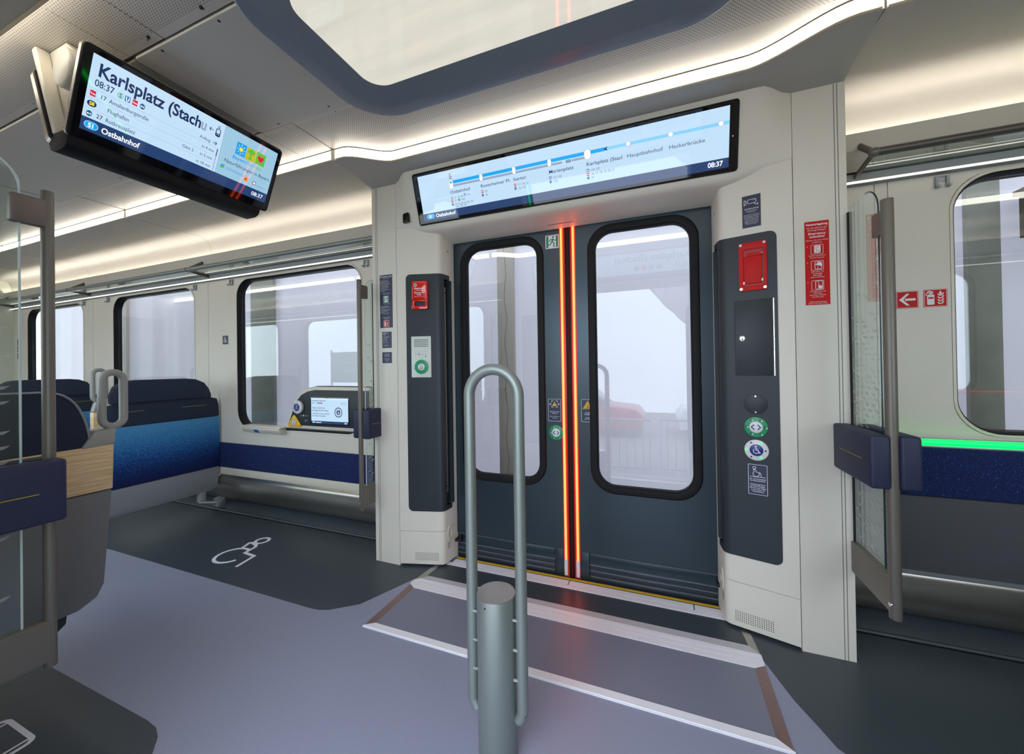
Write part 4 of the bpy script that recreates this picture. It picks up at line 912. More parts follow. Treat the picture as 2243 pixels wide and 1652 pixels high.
def knob(fr, u, v, R, nm, label, ringm, corem, core, n0, lit=()):
    o = thing(nm, label, 'button', tuple(fr.p(u, v, n0)))
    rg_ = MB().prism(fr, circ(u, v, R, 40), n0, n0+.006).build('button_ring', ringm, o, bevel=.002)
    bt_ = MB().prism(fr, circ(u, v, R*.56, 32), n0+.006, n0+.0078).build('button', corem, o, bevel=.0008)
    F2 = Fr(fr.p(u, v, n0+.006), fr.U, fr.V, fr.N); g = Gr(rg_, F2)
    for k in range(6):
        t = k*PI/3; x, y = R*.78*math.cos(t), R*.78*math.sin(t); q = R*.075
        g.rect(x-q*1.4, y-q, x+q*.6, y+q, GREENLED if k in lit else BLACKP); g.disc(x+q*1.2, y-q*.5, q, BTNWHITE, 2)
    g = Gr(bt_, Fr(fr.p(u, v, n0+.0078), fr.U, fr.V, fr.N))
    if core == 'open':
        for s_ in (-1, 1): g.stroke([(s_*R*.14, R*.25), (s_*R*.38, 0), (s_*R*.14, -R*.25)], R*.10, BTNBLUE)
    else: wheel(g, 0, 0, R*.42, BTNWHITE)
    return o
def wheel(g, x, y, s_, m, w=.15, L=3):
    g.disc(x-.12*s_, y+.85*s_, .2*s_, m, L); g.ring(x-.08*s_, y-.2*s_, .52*s_, w*s_, m, L, 130, 385)
    g.stroke([(x-.12*s_, y+.6*s_), (x-.06*s_, y+.05*s_), (x+.35*s_, y+.02*s_), (x+.62*s_, y-.62*s_), (x+.82*s_, y-.52*s_)], w*1.1*s_, m, L); g.stroke([(x-.1*s_, y+.35*s_), (x+.3*s_, y+.32*s_)], w*s_, m, L)
knob(F_R, uc, .916, .0445, 'door_button', 'green-ringed door opening button on right pillar under the speaker cover', GREEN, BTNWHITE, 'open', .0028)
knob(F_R, uc, .8155, .0455, 'wheelchair_button', 'white-ringed blue wheelchair button with green lights on right pillar', BTNWHITE, BTNBLUE, 'w', .0028, (1, 3, 5))
FD = Fr((0, 2.115, 0), (1, 0, 0), (0, 0, 1))
knob(FD, -.5565, .8155, .043, 'door_button', 'green-ringed door opening button on left door leaf beside the red lines', GREEN, BTNWHITE, 'open', .0)

# ================================================================== SIGNS AND STICKERS
def plate(fr, u0, v0, u1, v1, mat, nm, label, cat='sign', r=0, th=.0012, n0=0, rim=None, group=None):
    o = thing(nm, label, cat, tuple(fr.p((u0+u1)/2, (v0+v1)/2, n0)), group)
    pl_ = MB().frr(fr, u0, v0, u1, v1, max(r, .0005), n0, n0+th, 3).build('plate', mat, o, smooth=False)
    g = Gr(pl_, Fr(fr.p(u0, v0, n0+th), fr.U, fr.V, fr.N)); g.w = u1-u0; g.h = v1-v0
    if rim: e = .0025; g.stroke(rr(e, e, g.w-e, g.h-e, max(.001, r-.001), 3), .0016, rim, 1, True, 'border')
    return g
def runner(g, x, y, s_, m):
    g.disc(x+.08*s_, y+.40*s_, .085*s_, m)
    g.stroke([(x+.06*s_, y+.28*s_), (x-.04*s_, y-.02*s_)], .15*s_, m); g.stroke([(x-.02*s_, y+.22*s_), (x-.24*s_, y+.16*s_), (x-.30*s_, y+.0*s_)], .07*s_, m)
    g.stroke([(x+.06*s_, y+.24*s_), (x+.20*s_, y+.08*s_), (x+.34*s_, y+.16*s_)], .07*s_, m); g.stroke([(x-.02*s_, y), (x+.16*s_, y-.14*s_), (x+.10*s_, y-.42*s_), (x+.2*s_, y-.42*s_)], .09*s_, m); g.stroke([(x-.04*s_, y-.02*s_), (x-.18*s_, y-.24*s_), (x-.40*s_, y-.24*s_)], .09*s_, m)
def exitpic(g, x0, y0, w, h):
    g.rect(x0, y0, x0+w, y0+h, WHITE, 1, name='pictogram'); e = w*.05
    g.rect(x0+e, y0+e, x0+w*.22, y0+h-e, GREENS, 2); g.rect(x0+w*.80, y0+e, x0+w-e, y0+h-e, GREENS, 2)
    g.rect(x0+w*.22, y0+h*.93, x0+w*.8, y0+h-e, GREENS, 2); runner(g, x0+w*.52, y0+h*.5, w*.85, GREENS)
g = plate(FD, -.603, 1.871, -.524, 1.948, WHITE, 'exit_sign', 'green and white running man exit sign above the left door leaf window edge'); exitpic(g, .001, .001, g.w-.002, g.h-.002)
g = plate(FD, -.6035, .878, -.5255, 1.009, NAVY, 'warning_sign', 'navy warning sticker with closing-door triangle on left door leaf', r=.003, rim=WHITE)
cx_, cy2 = g.w/2, g.h*.76
g.poly([(cx_-.014, cy2-.011), (cx_+.014, cy2-.011), (cx_, cy2+.014)], YELL, 2); g.rect(cx_-.001, cy2-.003, cx_+.001, cy2+.006, BLACKP, 3); g.disc(cx_, cy2-.007, .0013, BLACKP, 3)
for s_ in (-1, 1):
    g.stroke([(cx_+s_*.006, cy2+.019), (cx_+s_*.017, cy2+.019), (cx_+s_*.017, cy2+.010)], .002, WHITE, 2); g.stroke([(cx_+s_*.006, cy2-.017), (cx_+s_*.017, cy2-.017), (cx_+s_*.017, cy2-.009)], .002, WHITE, 2)
    g.stroke([(cx_+s_*.033, cy2), (cx_+s_*.020, cy2)], .002, WHITE, 2); g.stroke([(cx_+s_*.025, cy2+.005), (cx_+s_*.020, cy2), (cx_+s_*.025, cy2-.005)], .002, WHITE, 2)
g.lines(['Bitte Türen nicht', 'blockieren'], cx_, .054, .0078, WHITE, .009, align='CENTER', bold=.01); g.lines(['Please stand clear of', 'the doors'], cx_, .027, .0068, WHITE, .009, align='CENTER')
g = plate(FD, -.413, .881, -.338, 1.010, NAVY, 'warning_sign', 'navy warning sticker with yellow falling-person triangle on right door leaf', r=.003, rim=WHITE)
cx_, cy2 = g.w/2, g.h*.70
g.poly([(cx_-.028, cy2-.017), (cx_+.028, cy2-.017), (cx_, cy2+.030)], YELL, 2); g.stroke([(cx_-.022, cy2-.0135), (cx_+.022, cy2-.0135), (cx_, cy2+.024)], .0016, BLACKP, 3, True)
g.stroke([(cx_-.012, cy2-.010), (cx_+.012, cy2-.010)], .003, BLACKP, 3); g.stroke([(cx_-.010, cy2+.004), (cx_, cy2-.002), (cx_+.006, cy2+.006)], .003, BLACKP, 3); g.disc(cx_+.003, cy2+.010, .0026, BLACKP, 3); g.stroke([(cx_, cy2-.002), (cx_+.009, cy2-.005)], .003, BLACKP, 3)
g.lines(['Vorsicht', 'Sturzgefahr'], cx_, .050, .0085, WHITE, .009, align='CENTER', bold=.01); g.lines(['Caution', 'risk of falling'], cx_, .024, .008, WHITE, .009, align='CENTER')
# camera notice and wheelchair notice on the right pillar
g = plate(F_R, NX(F_R, .3545), 1.795, NX(F_R, .4215), 1.936, NAVY, 'camera_sign', 'navy video surveillance sticker above the red box on right pillar')
cx_ = g.w/2
g.stroke([(.008, .100), (.008, .122), (.015, .119), (.015, .104)], .002, WHITE, 1, True); g.stroke(rr(.021, .105, .052, .122, .004, 3), .002, WHITE, 1, True); g.stroke([(.045, .105), (.050, .098), (.059, .098)], .002, WHITE); g.stroke([(.059, .093), (.059, .103)], .002, WHITE)
for k in range(3): g.disc(.040+k*.004, .118, .0009, WHITE)
g.text('Videoüberwachung', cx_, .080, .0068, WHITE, align='CENTER', bold=.025)
TX = ['Dieses Fahrzeug wird', 'videoüberwacht', '', 'Verantwortlich im Sinne der', 'Datenschutzgrundverordnung', 'ist der Betreiber. Weitere', 'Hinweise zum Datenschutz', 'und zu Ihren Rechten als', 'Fahrgast erhalten Sie beim', 'Zugpersonal oder an den', 'Informationsschaltern']
g.lines(TX, cx_, .072, .0050, WHITE, .0058, align='CENTER')
g = plate(F_R, NX(F_R, .3565), .6185, NX(F_R, .4285), .7535, NAVY, 'wheelchair_sign', 'navy white-bordered wheelchair boarding sticker below the round buttons', r=.003, n0=.0028, rim=WHITE)
cx_ = g.w/2
g.ring(cx_-.012, .119, .0055, .002, WHITE); g.ring(cx_-.006, .092, .0115, .002, WHITE, 1, 110, 400); g.stroke([(cx_-.015, .104), (cx_-.015, .111), (cx_-.009, .111), (cx_-.003, .100), (cx_+.009, .099), (cx_+.014, .082)], .002, WHITE); g.rect(.009, .0785, g.w-.009, .0805, WHITE)
g.lines(['Ein- und Ausstiegshilfe', 'für Rollstuhlbenutzer', '', 'Anforderungs-Taster', 'bei Bedarf betätigen.', 'Bitte im ersten Wagen', 'an der zweiten Tür', 'in Fahrtrichtung.'], cx_, .068, .0066, WHITE, .0078, align='CENTER', bold=.02)
# red emergency unlocking notice
FP = Fr((0, 1.9, 0), (1, 0, 0), (0, 0, 1))
g = plate(FP, .567, 1.431, .649, 1.774, RED, 'emergency_instructions', 'tall red emergency unlocking instruction sticker on the right pillar')
cx_ = g.w/2
g.text('Notentriegelung', cx_, .326, .0125, WHITE, align='CENTER', bold=.02, w=.072); g.lines(['Nur bei Stillstand des', 'Fahrzeugs betätigen'], cx_, .313, .0078, WHITE, .009, align='CENTER')
g.lines(['Emergency', 'unlocking'], cx_, .288, .0135, WHITE, .0125, align='CENTER', bold=.015, shear=.15); g.lines(['Operate only when vehicle', 'is stationary'], cx_, .263, .0068, WHITE, .009, align='CENTER')
for k, (y, tt) in enumerate(((.208, ['Scheibe herausziehen', 'Remove the pane']), (.142, ['Griff ziehen. Tür', 'ist entriegelt', '', 'Pull handle,', 'door is unlocked']), (.061, ['Tür aufdrücken und', 'aufschieben', '', 'Push door outwards', 'and slide open']))):
    g.stroke(rr(.021, y, .061, y+.038, .002, 2), .0013, WHITE, 1, True); g.disc(.008, y+.032, .0015, WHITE)
    if k == 0: g.rect(.031, y+.004, .053, y+.035, WHITE, 1, r=.003); g.ring(.042, y+.024, .005, .0013, RED, 2, 0, 200); g.stroke([(.037, y+.020), (.052, y+.007)], .0015, RED, 2); g.stroke([(.039, y+.007), (.039, y+.014)], .0013, BLACKP, 2)
    if k == 1: g.stroke(rr(.033, y+.004, .055, y+.034, .004, 3), .002, WHITE, 1, True); g.poly([(.034, y+.022), (.046, y+.034), (.056, y+.026), (.057, y+.015), (.046, y+.018)], WHITE, 2); g.ring(.040, y+.011, .004, .0013, WHITE, 2, -90, 90)
    if k == 2: g.stroke(rr(.034, y+.003, .057, y+.036, .004, 3), .002, WHITE, 1, True); g.rect(.044, y+.006, .055, y+.017, WHITE, 1); g.stroke([(.0435, y+.006), (.0435, y+.034)], .0012, WHITE); g.stroke([(.045, y+.021), (.050, y+.021)], .0016, WHITE)
    g.lines([t_ for t_ in tt if t_], cx_, y-.0085, .0066, WHITE, .0074 if k else .0085, align='CENTER')
g.lines(['Fußbodenhöhe beachten', 'Caution with height of floor'], cx_, .0105, .0058, WHITE, .0065, align='CENTER')
# left pillar notices
g = plate(FP, -1.6115, 1.447, -1.517, 1.7735, NAVY, 'safety_notice', 'tall navy safety notice with green and red symbols on left pillar')
cx_ = g.w/2
g.text('Sicherheit im Zug', .004, .312, .0118, WHITE, bold=.02, w=.086); g.text('Verhalten im Notfall', cx_, .302, .006, WHITE, align='CENTER')
L1 = ['Liebe Fahrgäste, bitte', 'informieren Sie sich über die', 'Sicherheitseinrichtungen.', 'Bewahren Sie Ruhe und helfen', 'Sie anderen Fahrgästen.', 'Verlassen Sie den Zug nur', 'nach Aufforderung durch', 'das Personal oder bei', 'unmittelbarer Gefahr an den', 'Notausstiegen.']
g.lines(L1, .005, .289, .0062, WHITE, .0072)
g.lines(['Notausstieg / Emergency exit', 'Fenster und Türen'], cx_, .212, .0055, WHITE, .007, align='CENTER'); exitpic(g, cx_-.020, .156, .038, .040)
g.lines(['Verhalten im Brandfall'], cx_, .146, .0055, WHITE, .007, align='CENTER')
g.lines(['Benutzen Sie bitte die', 'vorhandenen Feuerlöscher', 'im Fahrzeug.', 'Informieren Sie das Personal', 'über die Sprechstelle.', 'Notbremse:', 'Nur bei Gefahr betätigen.'], .005, .131, .0062, WHITE, .0072)
g.lines(['Feuerlöscher im Wagen', 'fire extinguisher'], cx_, .062, .0055, WHITE, .007, align='CENTER')
g.rect(cx_-.020, .006, cx_+.019, .046, WHITE, 1, r=.002); g.rect(cx_-.018, .008, cx_+.017, .044, RED, 2, r=.002); g.rect(cx_-.013, .012, cx_-.003, .036, WHITE, 3, r=.002); g.rect(cx_-.012, .037, cx_-.004, .040, WHITE, 3); g.stroke([(cx_+.008, .012), (cx_+.004, .020), (cx_+.010, .026), (cx_+.006, .034)], .004, WHITE, 3)
g = plate(FP, -1.598, 1.322, -1.527, 1.422, NAVY, 'small_notice', 'middle navy notice below the tall safety notice on left pillar')
g.lines(['Datenschutz', 'im Zug'], .006, .089, .0075, WHITE, .008, bold=.02); g.lines(['Hinweise zur Verarbeitung', 'personenbezogener Daten', 'durch den Betreiber', 'dieses Fahrzeuges'], .006, .071, .0045, WHITE, .0055); g.text('Mehr unter', .006, .044, .0068, WHITE, bold=.02); g.ring(.010, .034, .003, .001, WHITE); g.text('Datenschutz', .017, .032, .0055, WHITE); g.lines(['Fragen beantwortet', 'Ihnen gerne unser Team'], .006, .018, .0045, WHITE, .0055)
g = plate(FP, -1.5985, 1.229, -1.527, 1.2965, NAVY, 'small_notice', 'lowest of the three navy notices on left pillar')
g.lines(['Bitte nicht auf den', 'Boden legen und', 'Füße nicht auf Sitze', '', 'Please do not put', 'your feet on seats', 'Danke'], g.w/2, .055, .0052, WHITE, .0072, align='CENTER')
# wall signs
g = plate(FW, -3.595, 1.429, -3.522, 1.505, NAVY, 'wheelchair_sign', 'small square navy wheelchair pictogram on wall left of console window', n0=-2.2); wheel(g, g.w/2-.002, g.h/2, .026, WHITE, .2)
g = plate(FW, .988, 1.428, 1.064, 1.504, RED, 'arrow_sign', 'red square sign with white arrow pointing left', n0=-2.2, rim=WHITE)
g.rect(.030, .033, .066, .043, WHITE); g.poly([(.010, .038), (.036, .064), (.046, .064), (.026, .041), (.026, .035), (.046, .012), (.036, .012)], WHITE, 1)
g = plate(FW, 1.081, 1.428, 1.158, 1.505, RED, 'fire_extinguisher_sign', 'red square fire extinguisher and flame sign beside right window', n0=-2.2, rim=WHITE)
g.rect(.011, .010, .035, .054, WHITE, 1, r=.004); g.rect(.017, .056, .029, .063, WHITE, 1); g.stroke([(.012, .066), (.020, .069), (.032, .063)], .004, WHITE); g.stroke([(.016, .066), (.009, .060), (.008, .050)], .003, WHITE); g.rect(.014, .036, .032, .043, RED, 2)
for k in range(4): y = .014+k*.012; g.stroke([(.046, y+.006), (.052, y-.001), (.060, y+.001), (.065, y+.010)], .0042, WHITE)
g.poly([(.055, .050), (.050, .060), (.055, .070), (.060, .058)], WHITE, 1)

# ================================================================== GLASS WIND SCREENS
FROST = bpy.data.materials.new('frosted_dash'); FROST.use_nodes = True
_n = FROST.node_tree.nodes; _t = _n.new('ShaderNodeBsdfTransparent'); _m = _n.new('ShaderNodeMixShader'); _m.inputs[0].default_value = .42
_n['Principled BSDF'].inputs['Base Color'].default_value = lin('b9c0bd'); _n['Principled BSDF'].inputs['Roughness'].default_value = .6
FROST.node_tree.links.new(_t.outputs[0], _m.inputs[1]); FROST.node_tree.links.new(_n['Principled BSDF'].outputs[0], _m.inputs[2]); FROST.node_tree.links.new(_m.outputs[0], _n['Material Output'].inputs[0])
def windscreen(x, yg0, yg1, yp, side, label, stitch=True, pads=None, ztop=1.80):
    """glass from the pillar (yg0) to yg1, pole at yp; side=+1: door side is -x"""
    o = thing('wind_screen', label, 'glass screen', (x, yp, .36))
    s_ = -1 if yp < yg0 else 1
    q = abs(yg0-yg1)
    prof = [(yg0, .46), (yg0, ztop-.0), (yg0+s_*q*.55, ztop+.02)] if False else None
    pts = [(yg0, .46), (yg0, ztop)]+[(yg0+s_*(q-.085+.085*math.sin(t)), ztop+.01-.085+.085*math.cos(t)+.0) for t in [PI/2*k/8 for k in range(9)]]+[(yg1, .46)]
    MB().prism(FX, pts, x-.004, x+.004).build('pane', CLEAR, o, smooth=False)
    edge = pts[2:]
    MB().tube([(x, y, z) for y, z in edge[:-1]]+[(x, yg1, .46)], .0026, 6).build('glass_edge', M('green_glass_edge', '1f3038', .2, noise=.1) if x > 0 else M('lit_glass_edge', 'd2dcda', .2, noise=.03), o)  # left screens get a paler edge, caught light put into the colour
    MB().prism(FX, [(yg0, .46), (yg0, ztop-.01), (yg0+s_*.012, ztop-.01), (yg0+s_*.012, .46)], x-.006, x+.006).build('pillar_gasket', RUBBER, o, smooth=False)
    MB().cyl((x, yp, .345), (x, yp, 1.735), .0168 if x > 0 else .0138, 24).build('pole', BROWN, o, bevel=.003)
    MB().prism(FX, rr(min(yp, yg1-s_*.02), 1.625, max(yp, yg1-s_*.02), 1.705, .008, 4), x-.012, x+.012).build('top_clamp', M('brown_clamp', '756a64', .4, metal=.4, noise=.05), o, bevel=.003)
    MB().prism(FX, rr(min(yp, yg0), .365, max(yp, yg0), .485, .006, 3), x-.014, x+.014).build('bottom_rail', BROWN, o, bevel=.003)
    MB().cyl((x-.015 if x > 0 else x+.0, yp-(.008 if x > 0 else .014), .395), (x-.019 if x > 0 else x+.0, yp-(.0085 if x > 0 else .0165), .395), .007, 14).build('screw', CHROME, o)
    for (xa, xb, y0, y1) in pads:
        pd_ = MB().fbox(FX, y0, .775, y1, .952, xa, xb).build('pad', PADM, o, bevel=.010, seg=3)
        xf, n_ = (xa, -1) if xa < x else (xb, 1)
        ym = (y0+y1)/2; L_ = (y1-y0)*.30
        MB().fbox(FX, ym-L_, .862, ym+L_, .8645, min(xf, xf+n_*.0012), max(xf, xf+n_*.0012)).build('stitching', THREAD, pd_, smooth=False)
    # frosted dashes that thin out upwards
    g = Gr(o, Fr((x-(.0045 if x > 0 else -.0045), 0, 0), (0, -1, 0) if x > 0 else (0, 1, 0), (0, 0, 1)))
    rnd = random.Random(int(abs(x)*100+yp*10))
    FD_ = FROST
    y0, y1 = sorted((yg0, yg1)); v = .50; row_ = 0
    while v < 1.46:
        row_ += 1
        dens = max(.10, .85-1.5*abs(v-1.02)) if v > .75 else .45
        u = y0+.010+(.022 if row_ % 2 else 0)
        while u < y1-.045:
            if rnd.random() < dens:
                uu = -u if x > 0 else u; sg = -1 if x > 0 else 1
                g.poly([(uu, v), (uu+sg*.024, v+.001), (uu+sg*.036, v+.0105), (uu+sg*.012, v+.0095)], FD_, 1, 'frosted_dashes')
            u += .044
        v += .0205
    return o
windscreen(.712, 1.897, 1.678, 1.625, 1, 'tall glass wind screen with brown pole and navy pads right of the right pillar', pads=[(.645, .700, 1.60, 1.893), (.724, .778, 1.60, 1.893)])
windscreen(-1.672, my(1.897), my(1.678), my(1.625), 1, 'near glass wind screen with brown pole and navy pad at left edge of view', pads=[(-1.660, -1.612, .285, .562), (-1.734, -1.684, .285, .562)])
windscreen(.712, my(1.897), my(1.678), my(1.625), 1, 'near glass wind screen at the right side of the open near doorway', pads=[(.645, .700, .285, .562), (.724, .778, .285, .562)])
windscreen(-1.680, 1.925, 1.838, 1.797, 1, 'narrow glass wind screen with slim pole left of the left pillar', pads=[(-1.664, -1.615, 1.79, 1.915), (-1.745, -1.694, 1.80, 1.915)], ztop=1.745)

# ================================================================== GRAB HOOP STAND
o = thing('grab_hoop_stand', 'silver grab hoop on a thick round post standing in the middle of the doorway area', 'grab pole', (-.487, YC, 0))
MB().cyl((-.487, YC, 0), (-.487, YC, .494), .061, 48).build('post', RAIL, o, bevel=.002)
MB().cyl((-.487, YC, .4941), (-.487, YC, .4955), .0595, 40).build('cap', STEEL, o)
pth = [(-.5705, YC, .150)]+[(-.5705, YC, z) for z in (.4, .7, 1.0)]+[(-.487+.0835*math.cos(t), YC, 1.107+.0835*math.sin(t)) for t in [PI-PI*k/18 for k in range(19)]]+[(-.4035, YC, z) for z in (1.0, .7, .4, .150)]
MB().tube(pth, .0178, 24).build('hoop', RAIL, o, angle=50)
for sx in (-1, 1):
    MB().tube([(-.487+sx*.0835, YC, .151), (-.487+sx*.078, YC, .135), (-.487+sx*.070, YC, .122)], .0172, 20).build('hoop_end', RAIL, o)
    for z in (.25, .34, .43): MB().cyl((-.487+sx*.060, YC-.012, z), (-.487+sx*.075, YC-.012, z), .005, 10).build('screw', RAIL, o)
MB().cyl((-.497, YC-.0595, .478), (-.497, YC-.0625, .478), .0025, 10).build('drain_hole', DARKER, o)

# ================================================================== SEATS
def far_bench(x, label, g_='benches against the far wall'):
    o = thing('folding_bench', label, 'seat', (x, 1.8, .17), g_)
    F_ = Fr((x, 0, 0), (0, 1, 0), (0, 0, 1))          # N = +x
    MB().prism(F_, [(1.37, .20), (1.40, .165), (2.12, .165), (2.165, .20), (2.18, .362), (1.37, .362)], -.05, .0).build('lower_shell', SHELL, o, bevel=.006)
    MB().prism(F_, [(1.47, .364), (2.182, .364), (2.182, .80), (1.47, .80)], -.045, .004).build('seat_pad', FABRIC, o, bevel=.006)
    br_ = MB().prism(F_, [(1.455, .802), (2.182, .802), (2.178, .90), (2.165, .955), (2.10, .975), (1.53, .975), (1.46, .955)], -.055, .0).build('backrest', SEATD, o, bevel=.008)
    pil = [(1.48, .965), (2.115, .965), (2.112, 1.0), (2.095, 1.05), (2.06, 1.10), (2.0, 1.13), (1.93, 1.138), (1.62, 1.138), (1.55, 1.13), (1.50, 1.09), (1.482, 1.03)]
    MB().prism(F_, pil, -.075, .018).build('headrest', SEATD, o, bevel=.018, seg=3)
    for a, b in ((1.51, 1.66), (1.90, 2.08)): MB().fbox(F_, a, .905, b, .9085, 0, .0015).build('stitching', THREAD, br_, smooth=False)
    MB().prism(F_, [(1.37, .365), (1.468, .365), (1.468, .80), (1.37, .80)], -.055, -.004).build('side_panel', SHELL, o, bevel=.008)
    MB().prism(F_, [(1.385, .80), (1.458, .80), (1.458, .925), (1.385, .925)], -.055, -.006).build('wood_panel', WOOD, o, bevel=.008)
    MB().prism(F_, [(1.385, .926), (1.455, .926), (1.445, .99), (1.40, .99)], -.055, -.006).build('end_cap', LOOP, o, bevel=.008)
    loop(o, x-.03, 1.425, 1.108)
    MB().fbox(F_, 2.02, .09, 2.06, .17, -.04, .02).build('hinge_bracket', SHELL, o, bevel=.006)
    MB().cyl((x+.02, 2.0, .10), (x+.09, 2.12, .07), .012, 10).build('gas_spring', ALU, o)
    MB().fbox(F_, 2.10, .035, 2.16, .11, .03, .11).build('floor_bracket', ALU, o, bevel=.01)
    return o
def loop(o, x, y, z):
    a, h = .0325, .078
    p = [(x, y+a*math.cos(t), z+h*.0+(h*.98-a*0)+ (a*1.0)*math.sin(t)) for t in [PI*k/12 for k in range(13)]]+[(x, y+a*math.cos(t), z-h*.98+a*math.sin(t)) for t in [PI+PI*k/12 for k in range(13)]]
    MB().tube(p, .0135, 14, closed=True, r2=.0155).build('grab_loop', LOOP, o, angle=60)
    MB().tube([(x, y-.004, z-h-.028), (x, y-.012, z-h-.055), (x, y-.022, z-h-.072)], .017, 12).build('loop_stem', LOOP, o, angle=60)
b1 = far_bench(-3.62, 'folded blue gradient seat bench with headrest beside the console window bay')
dup(b1, (-1.88, 0, 0), 'second folded blue bench farther left, partly hidden behind nearer seats')
# near seat: seen from behind
def near_seat(x, label):
    o = thing('double_seat', label, 'seat', (x, .45, .25))
    F_ = Fr((x, 0, 0), (0, 1, 0), (0, 0, 1)); y0 = .02
    arc = [(.775, .93), (.771, .965), (.765, 1.0), (.757, 1.03), (.747, 1.058), (.735, 1.082), (.720, 1.102), (.702, 1.117), (.682, 1.126), (.655, 1.13)]
    MB().prism(F_, [(y0, .905), (.775, .905)]+arc+[(y0, 1.13)], -.075, .0).build('backrest', SEATD, o, bevel=.012, seg=3)
    MB().tube([(x-.002, y, z) for y, z in arc+[(.5, 1.132), (y0, 1.132)]], .0042, 8).build('piping', SHELL, o)
    MB().prism(F_, [(y0, .735), (.838, .735), (.842, .90), (.842, .914), (y0, .904)], -.09, .004).build('wood_panel', WOOD, o, bevel=.006)
    MB().prism(F_, [(.745, .906), (.845, .914), (.848, .975), (.785, .972)], -.09, .008).build('end_cap', LOOP, o, bevel=.008)
    MB().loft([[(x+a, y, z) for y, z in pts] for a, pts in ((.0, [(y0, .30), (.74, .30), (.792, .325), (.813, .37), (.838, .733), (y0, .733)]), (-.09, [(y0, .33), (.72, .33), (.77, .355), (.79, .40), (.835, .733), (y0, .733)]))]).build('lower_shell', M('dark_grey_seat_shell', '6d7072', .5, noise=.06, nscale=600, bump=.08), o, bevel=.008)
    MB().prism(F_, [(.55, .31), (.72, .31), (.715, .265), (.69, .245), (.60, .245)], -.08, -.02).build('mounting_bracket', DARK, o, bevel=.006)
    loop(o, x-.02, .848, 1.09)
    MB().prism(Fr((0, 0, 0), (1, 0, 0), (0, 0, 1), (0, 1, 0)), rr(x-.55, .37, x-.09, .46, .03, 4), y0, .80).build('seat_cushion', FABRIC, o, bevel=.012)
    MB().prism(F_, rr(y0, .47, .76, .90, .03, 4), -.13, -.09).build('front_cushion', FABRIC, o, bevel=.012)
    return o
n1 = near_seat(-2.05, 'nearest double seat seen from behind, oak band and grey grab loop, left edge of view')

# ================================================================== CONSOLE BELOW THE WINDOW
FC = Fr((0, 2.2, 0), (1, 0, 0), (0, 0, 1))
o = thing('wheelchair_console', 'dark console with small screen and yellow call button below left window corner', 'console', (-2.4, 2.17, .74))
def cons(off): return [(-2.800+off*1.3, .735+off), (-2.768+off*.9, .80), (-2.73+off, .885), (-2.69+off, .955), (-2.64+off*.8, 1.01-off*.5), (-2.57+off*.5, 1.046-off*.9), (-2.48, 1.062-off), (-1.95-off*0, 1.060-off), (-1.95, .735+off)]
MB().prism(FC, cons(0), -.004, .026).build('housing', CREAM2, o, bevel=.006)
MB().prism(FC, cons(-.005), -.006, .0).build('gasket', RUBBER, o, smooth=False)
MB().prism(FC, cons(.024), .026, .0275).build('panel', DARK, o, bevel=.0005)
FS = Fr((0, 2.2-.0278, 0), (1, 0, 0), (0, 0, 1))
MB().fbox(FS, -2.522, .776, -2.138, .984, 0, .0012).build('screen_bezel', BLACKPL, o, smooth=False)
MB().fbox(FS, -2.514, .802, -2.146, .976, .0012, .0016).build('screen', SCRBG, o, smooth=False)
MB().fbox(FS, -2.514, .782, -2.146, .802, .0012, .0016).build('screen_footer', SCRNAVY, o, smooth=False)
g = Gr(o, Fr((0, 2.2-.0296, 0), (1, 0, 0), (0, 0, 1)))
g.text('Karlsplatz (Stachus)', -2.505, .952, .0175, SINK, bold=.01); g.text('08:37', -2.505, .933, .015, SINK)
for k, c in enumerate((SDGRN, SBLUE, SRED, STEAL)): g.rect(-2.452+k*.014, .933, -2.442+k*.014, .944, c)
g.lines(['Ausstieg links', 'Exit on the left'], -2.165, .942, .0085, SINK2, .011, align='RIGHT'); g.rect(-2.505, .922, -2.165, .9228, SINK3)
g.lines(['Vielen Dank, Ihre', 'Anfrage wurde erfasst.'], -2.503, .896, .0185, SINK, .019, bold=.006); g.lines(['Thank you, your enquiry', 'has been recorded.'], -2.503, .853, .0175, SINK, .0175, shear=.2, bold=.006)
g.ring(-2.240, .872, .034, .008, SINK2); g.disc(-2.240, .872, .019, BTNBLUE, 2); wheel(g, -2.240, .872, .014, SWHITE)
g.rect(-2.502, .785, -2.476, .799, SLCYAN, 2, r=.0065); g.text('Ostbahnhof', -2.470, .787, .0125, SWHITE, bold=.02); g.text('08:37', -2.155, .787, .0125, SWHITE, align='RIGHT', bold=.02)
MB().prism(FS, circ(-2.643, .904, .052, 36), 0, .022).build('button_ring', BTNWHITE, o, bevel=.004); MB().prism(FS, circ(-2.643, .904, .029, 28), .022, .025).build('button', BTNBLUE, o, bevel=.001)
g = Gr(o, Fr((-2.643, 2.2-.0278-.025, .904), (1, 0, 0), (0, 0, 1))); wheel(g, 0, 0, .020, BTNWHITE)
g = Gr(o, Fr((-2.643, 2.2-.0278-.022, .904), (1, 0, 0), (0, 0, 1)))
for k in range(6): t = k*PI/3+.3; g.disc(.041*math.cos(t), .041*math.sin(t), .0035, BLACKP)
tri = []
for k in range(3):
    cxk, cyk = [(-2.690, .826), (-2.740, .762), (-2.634, .762)][k]; a0 = [30, 150, 270][k]
    for j in range(7): t = math.radians(a0+120*j/6); tri.append((cxk+.014*math.cos(t), cyk+.014*math.sin(t)))
MB().prism(FS, tri, 0, .012).build('call_button', YELL, o, bevel=.004)
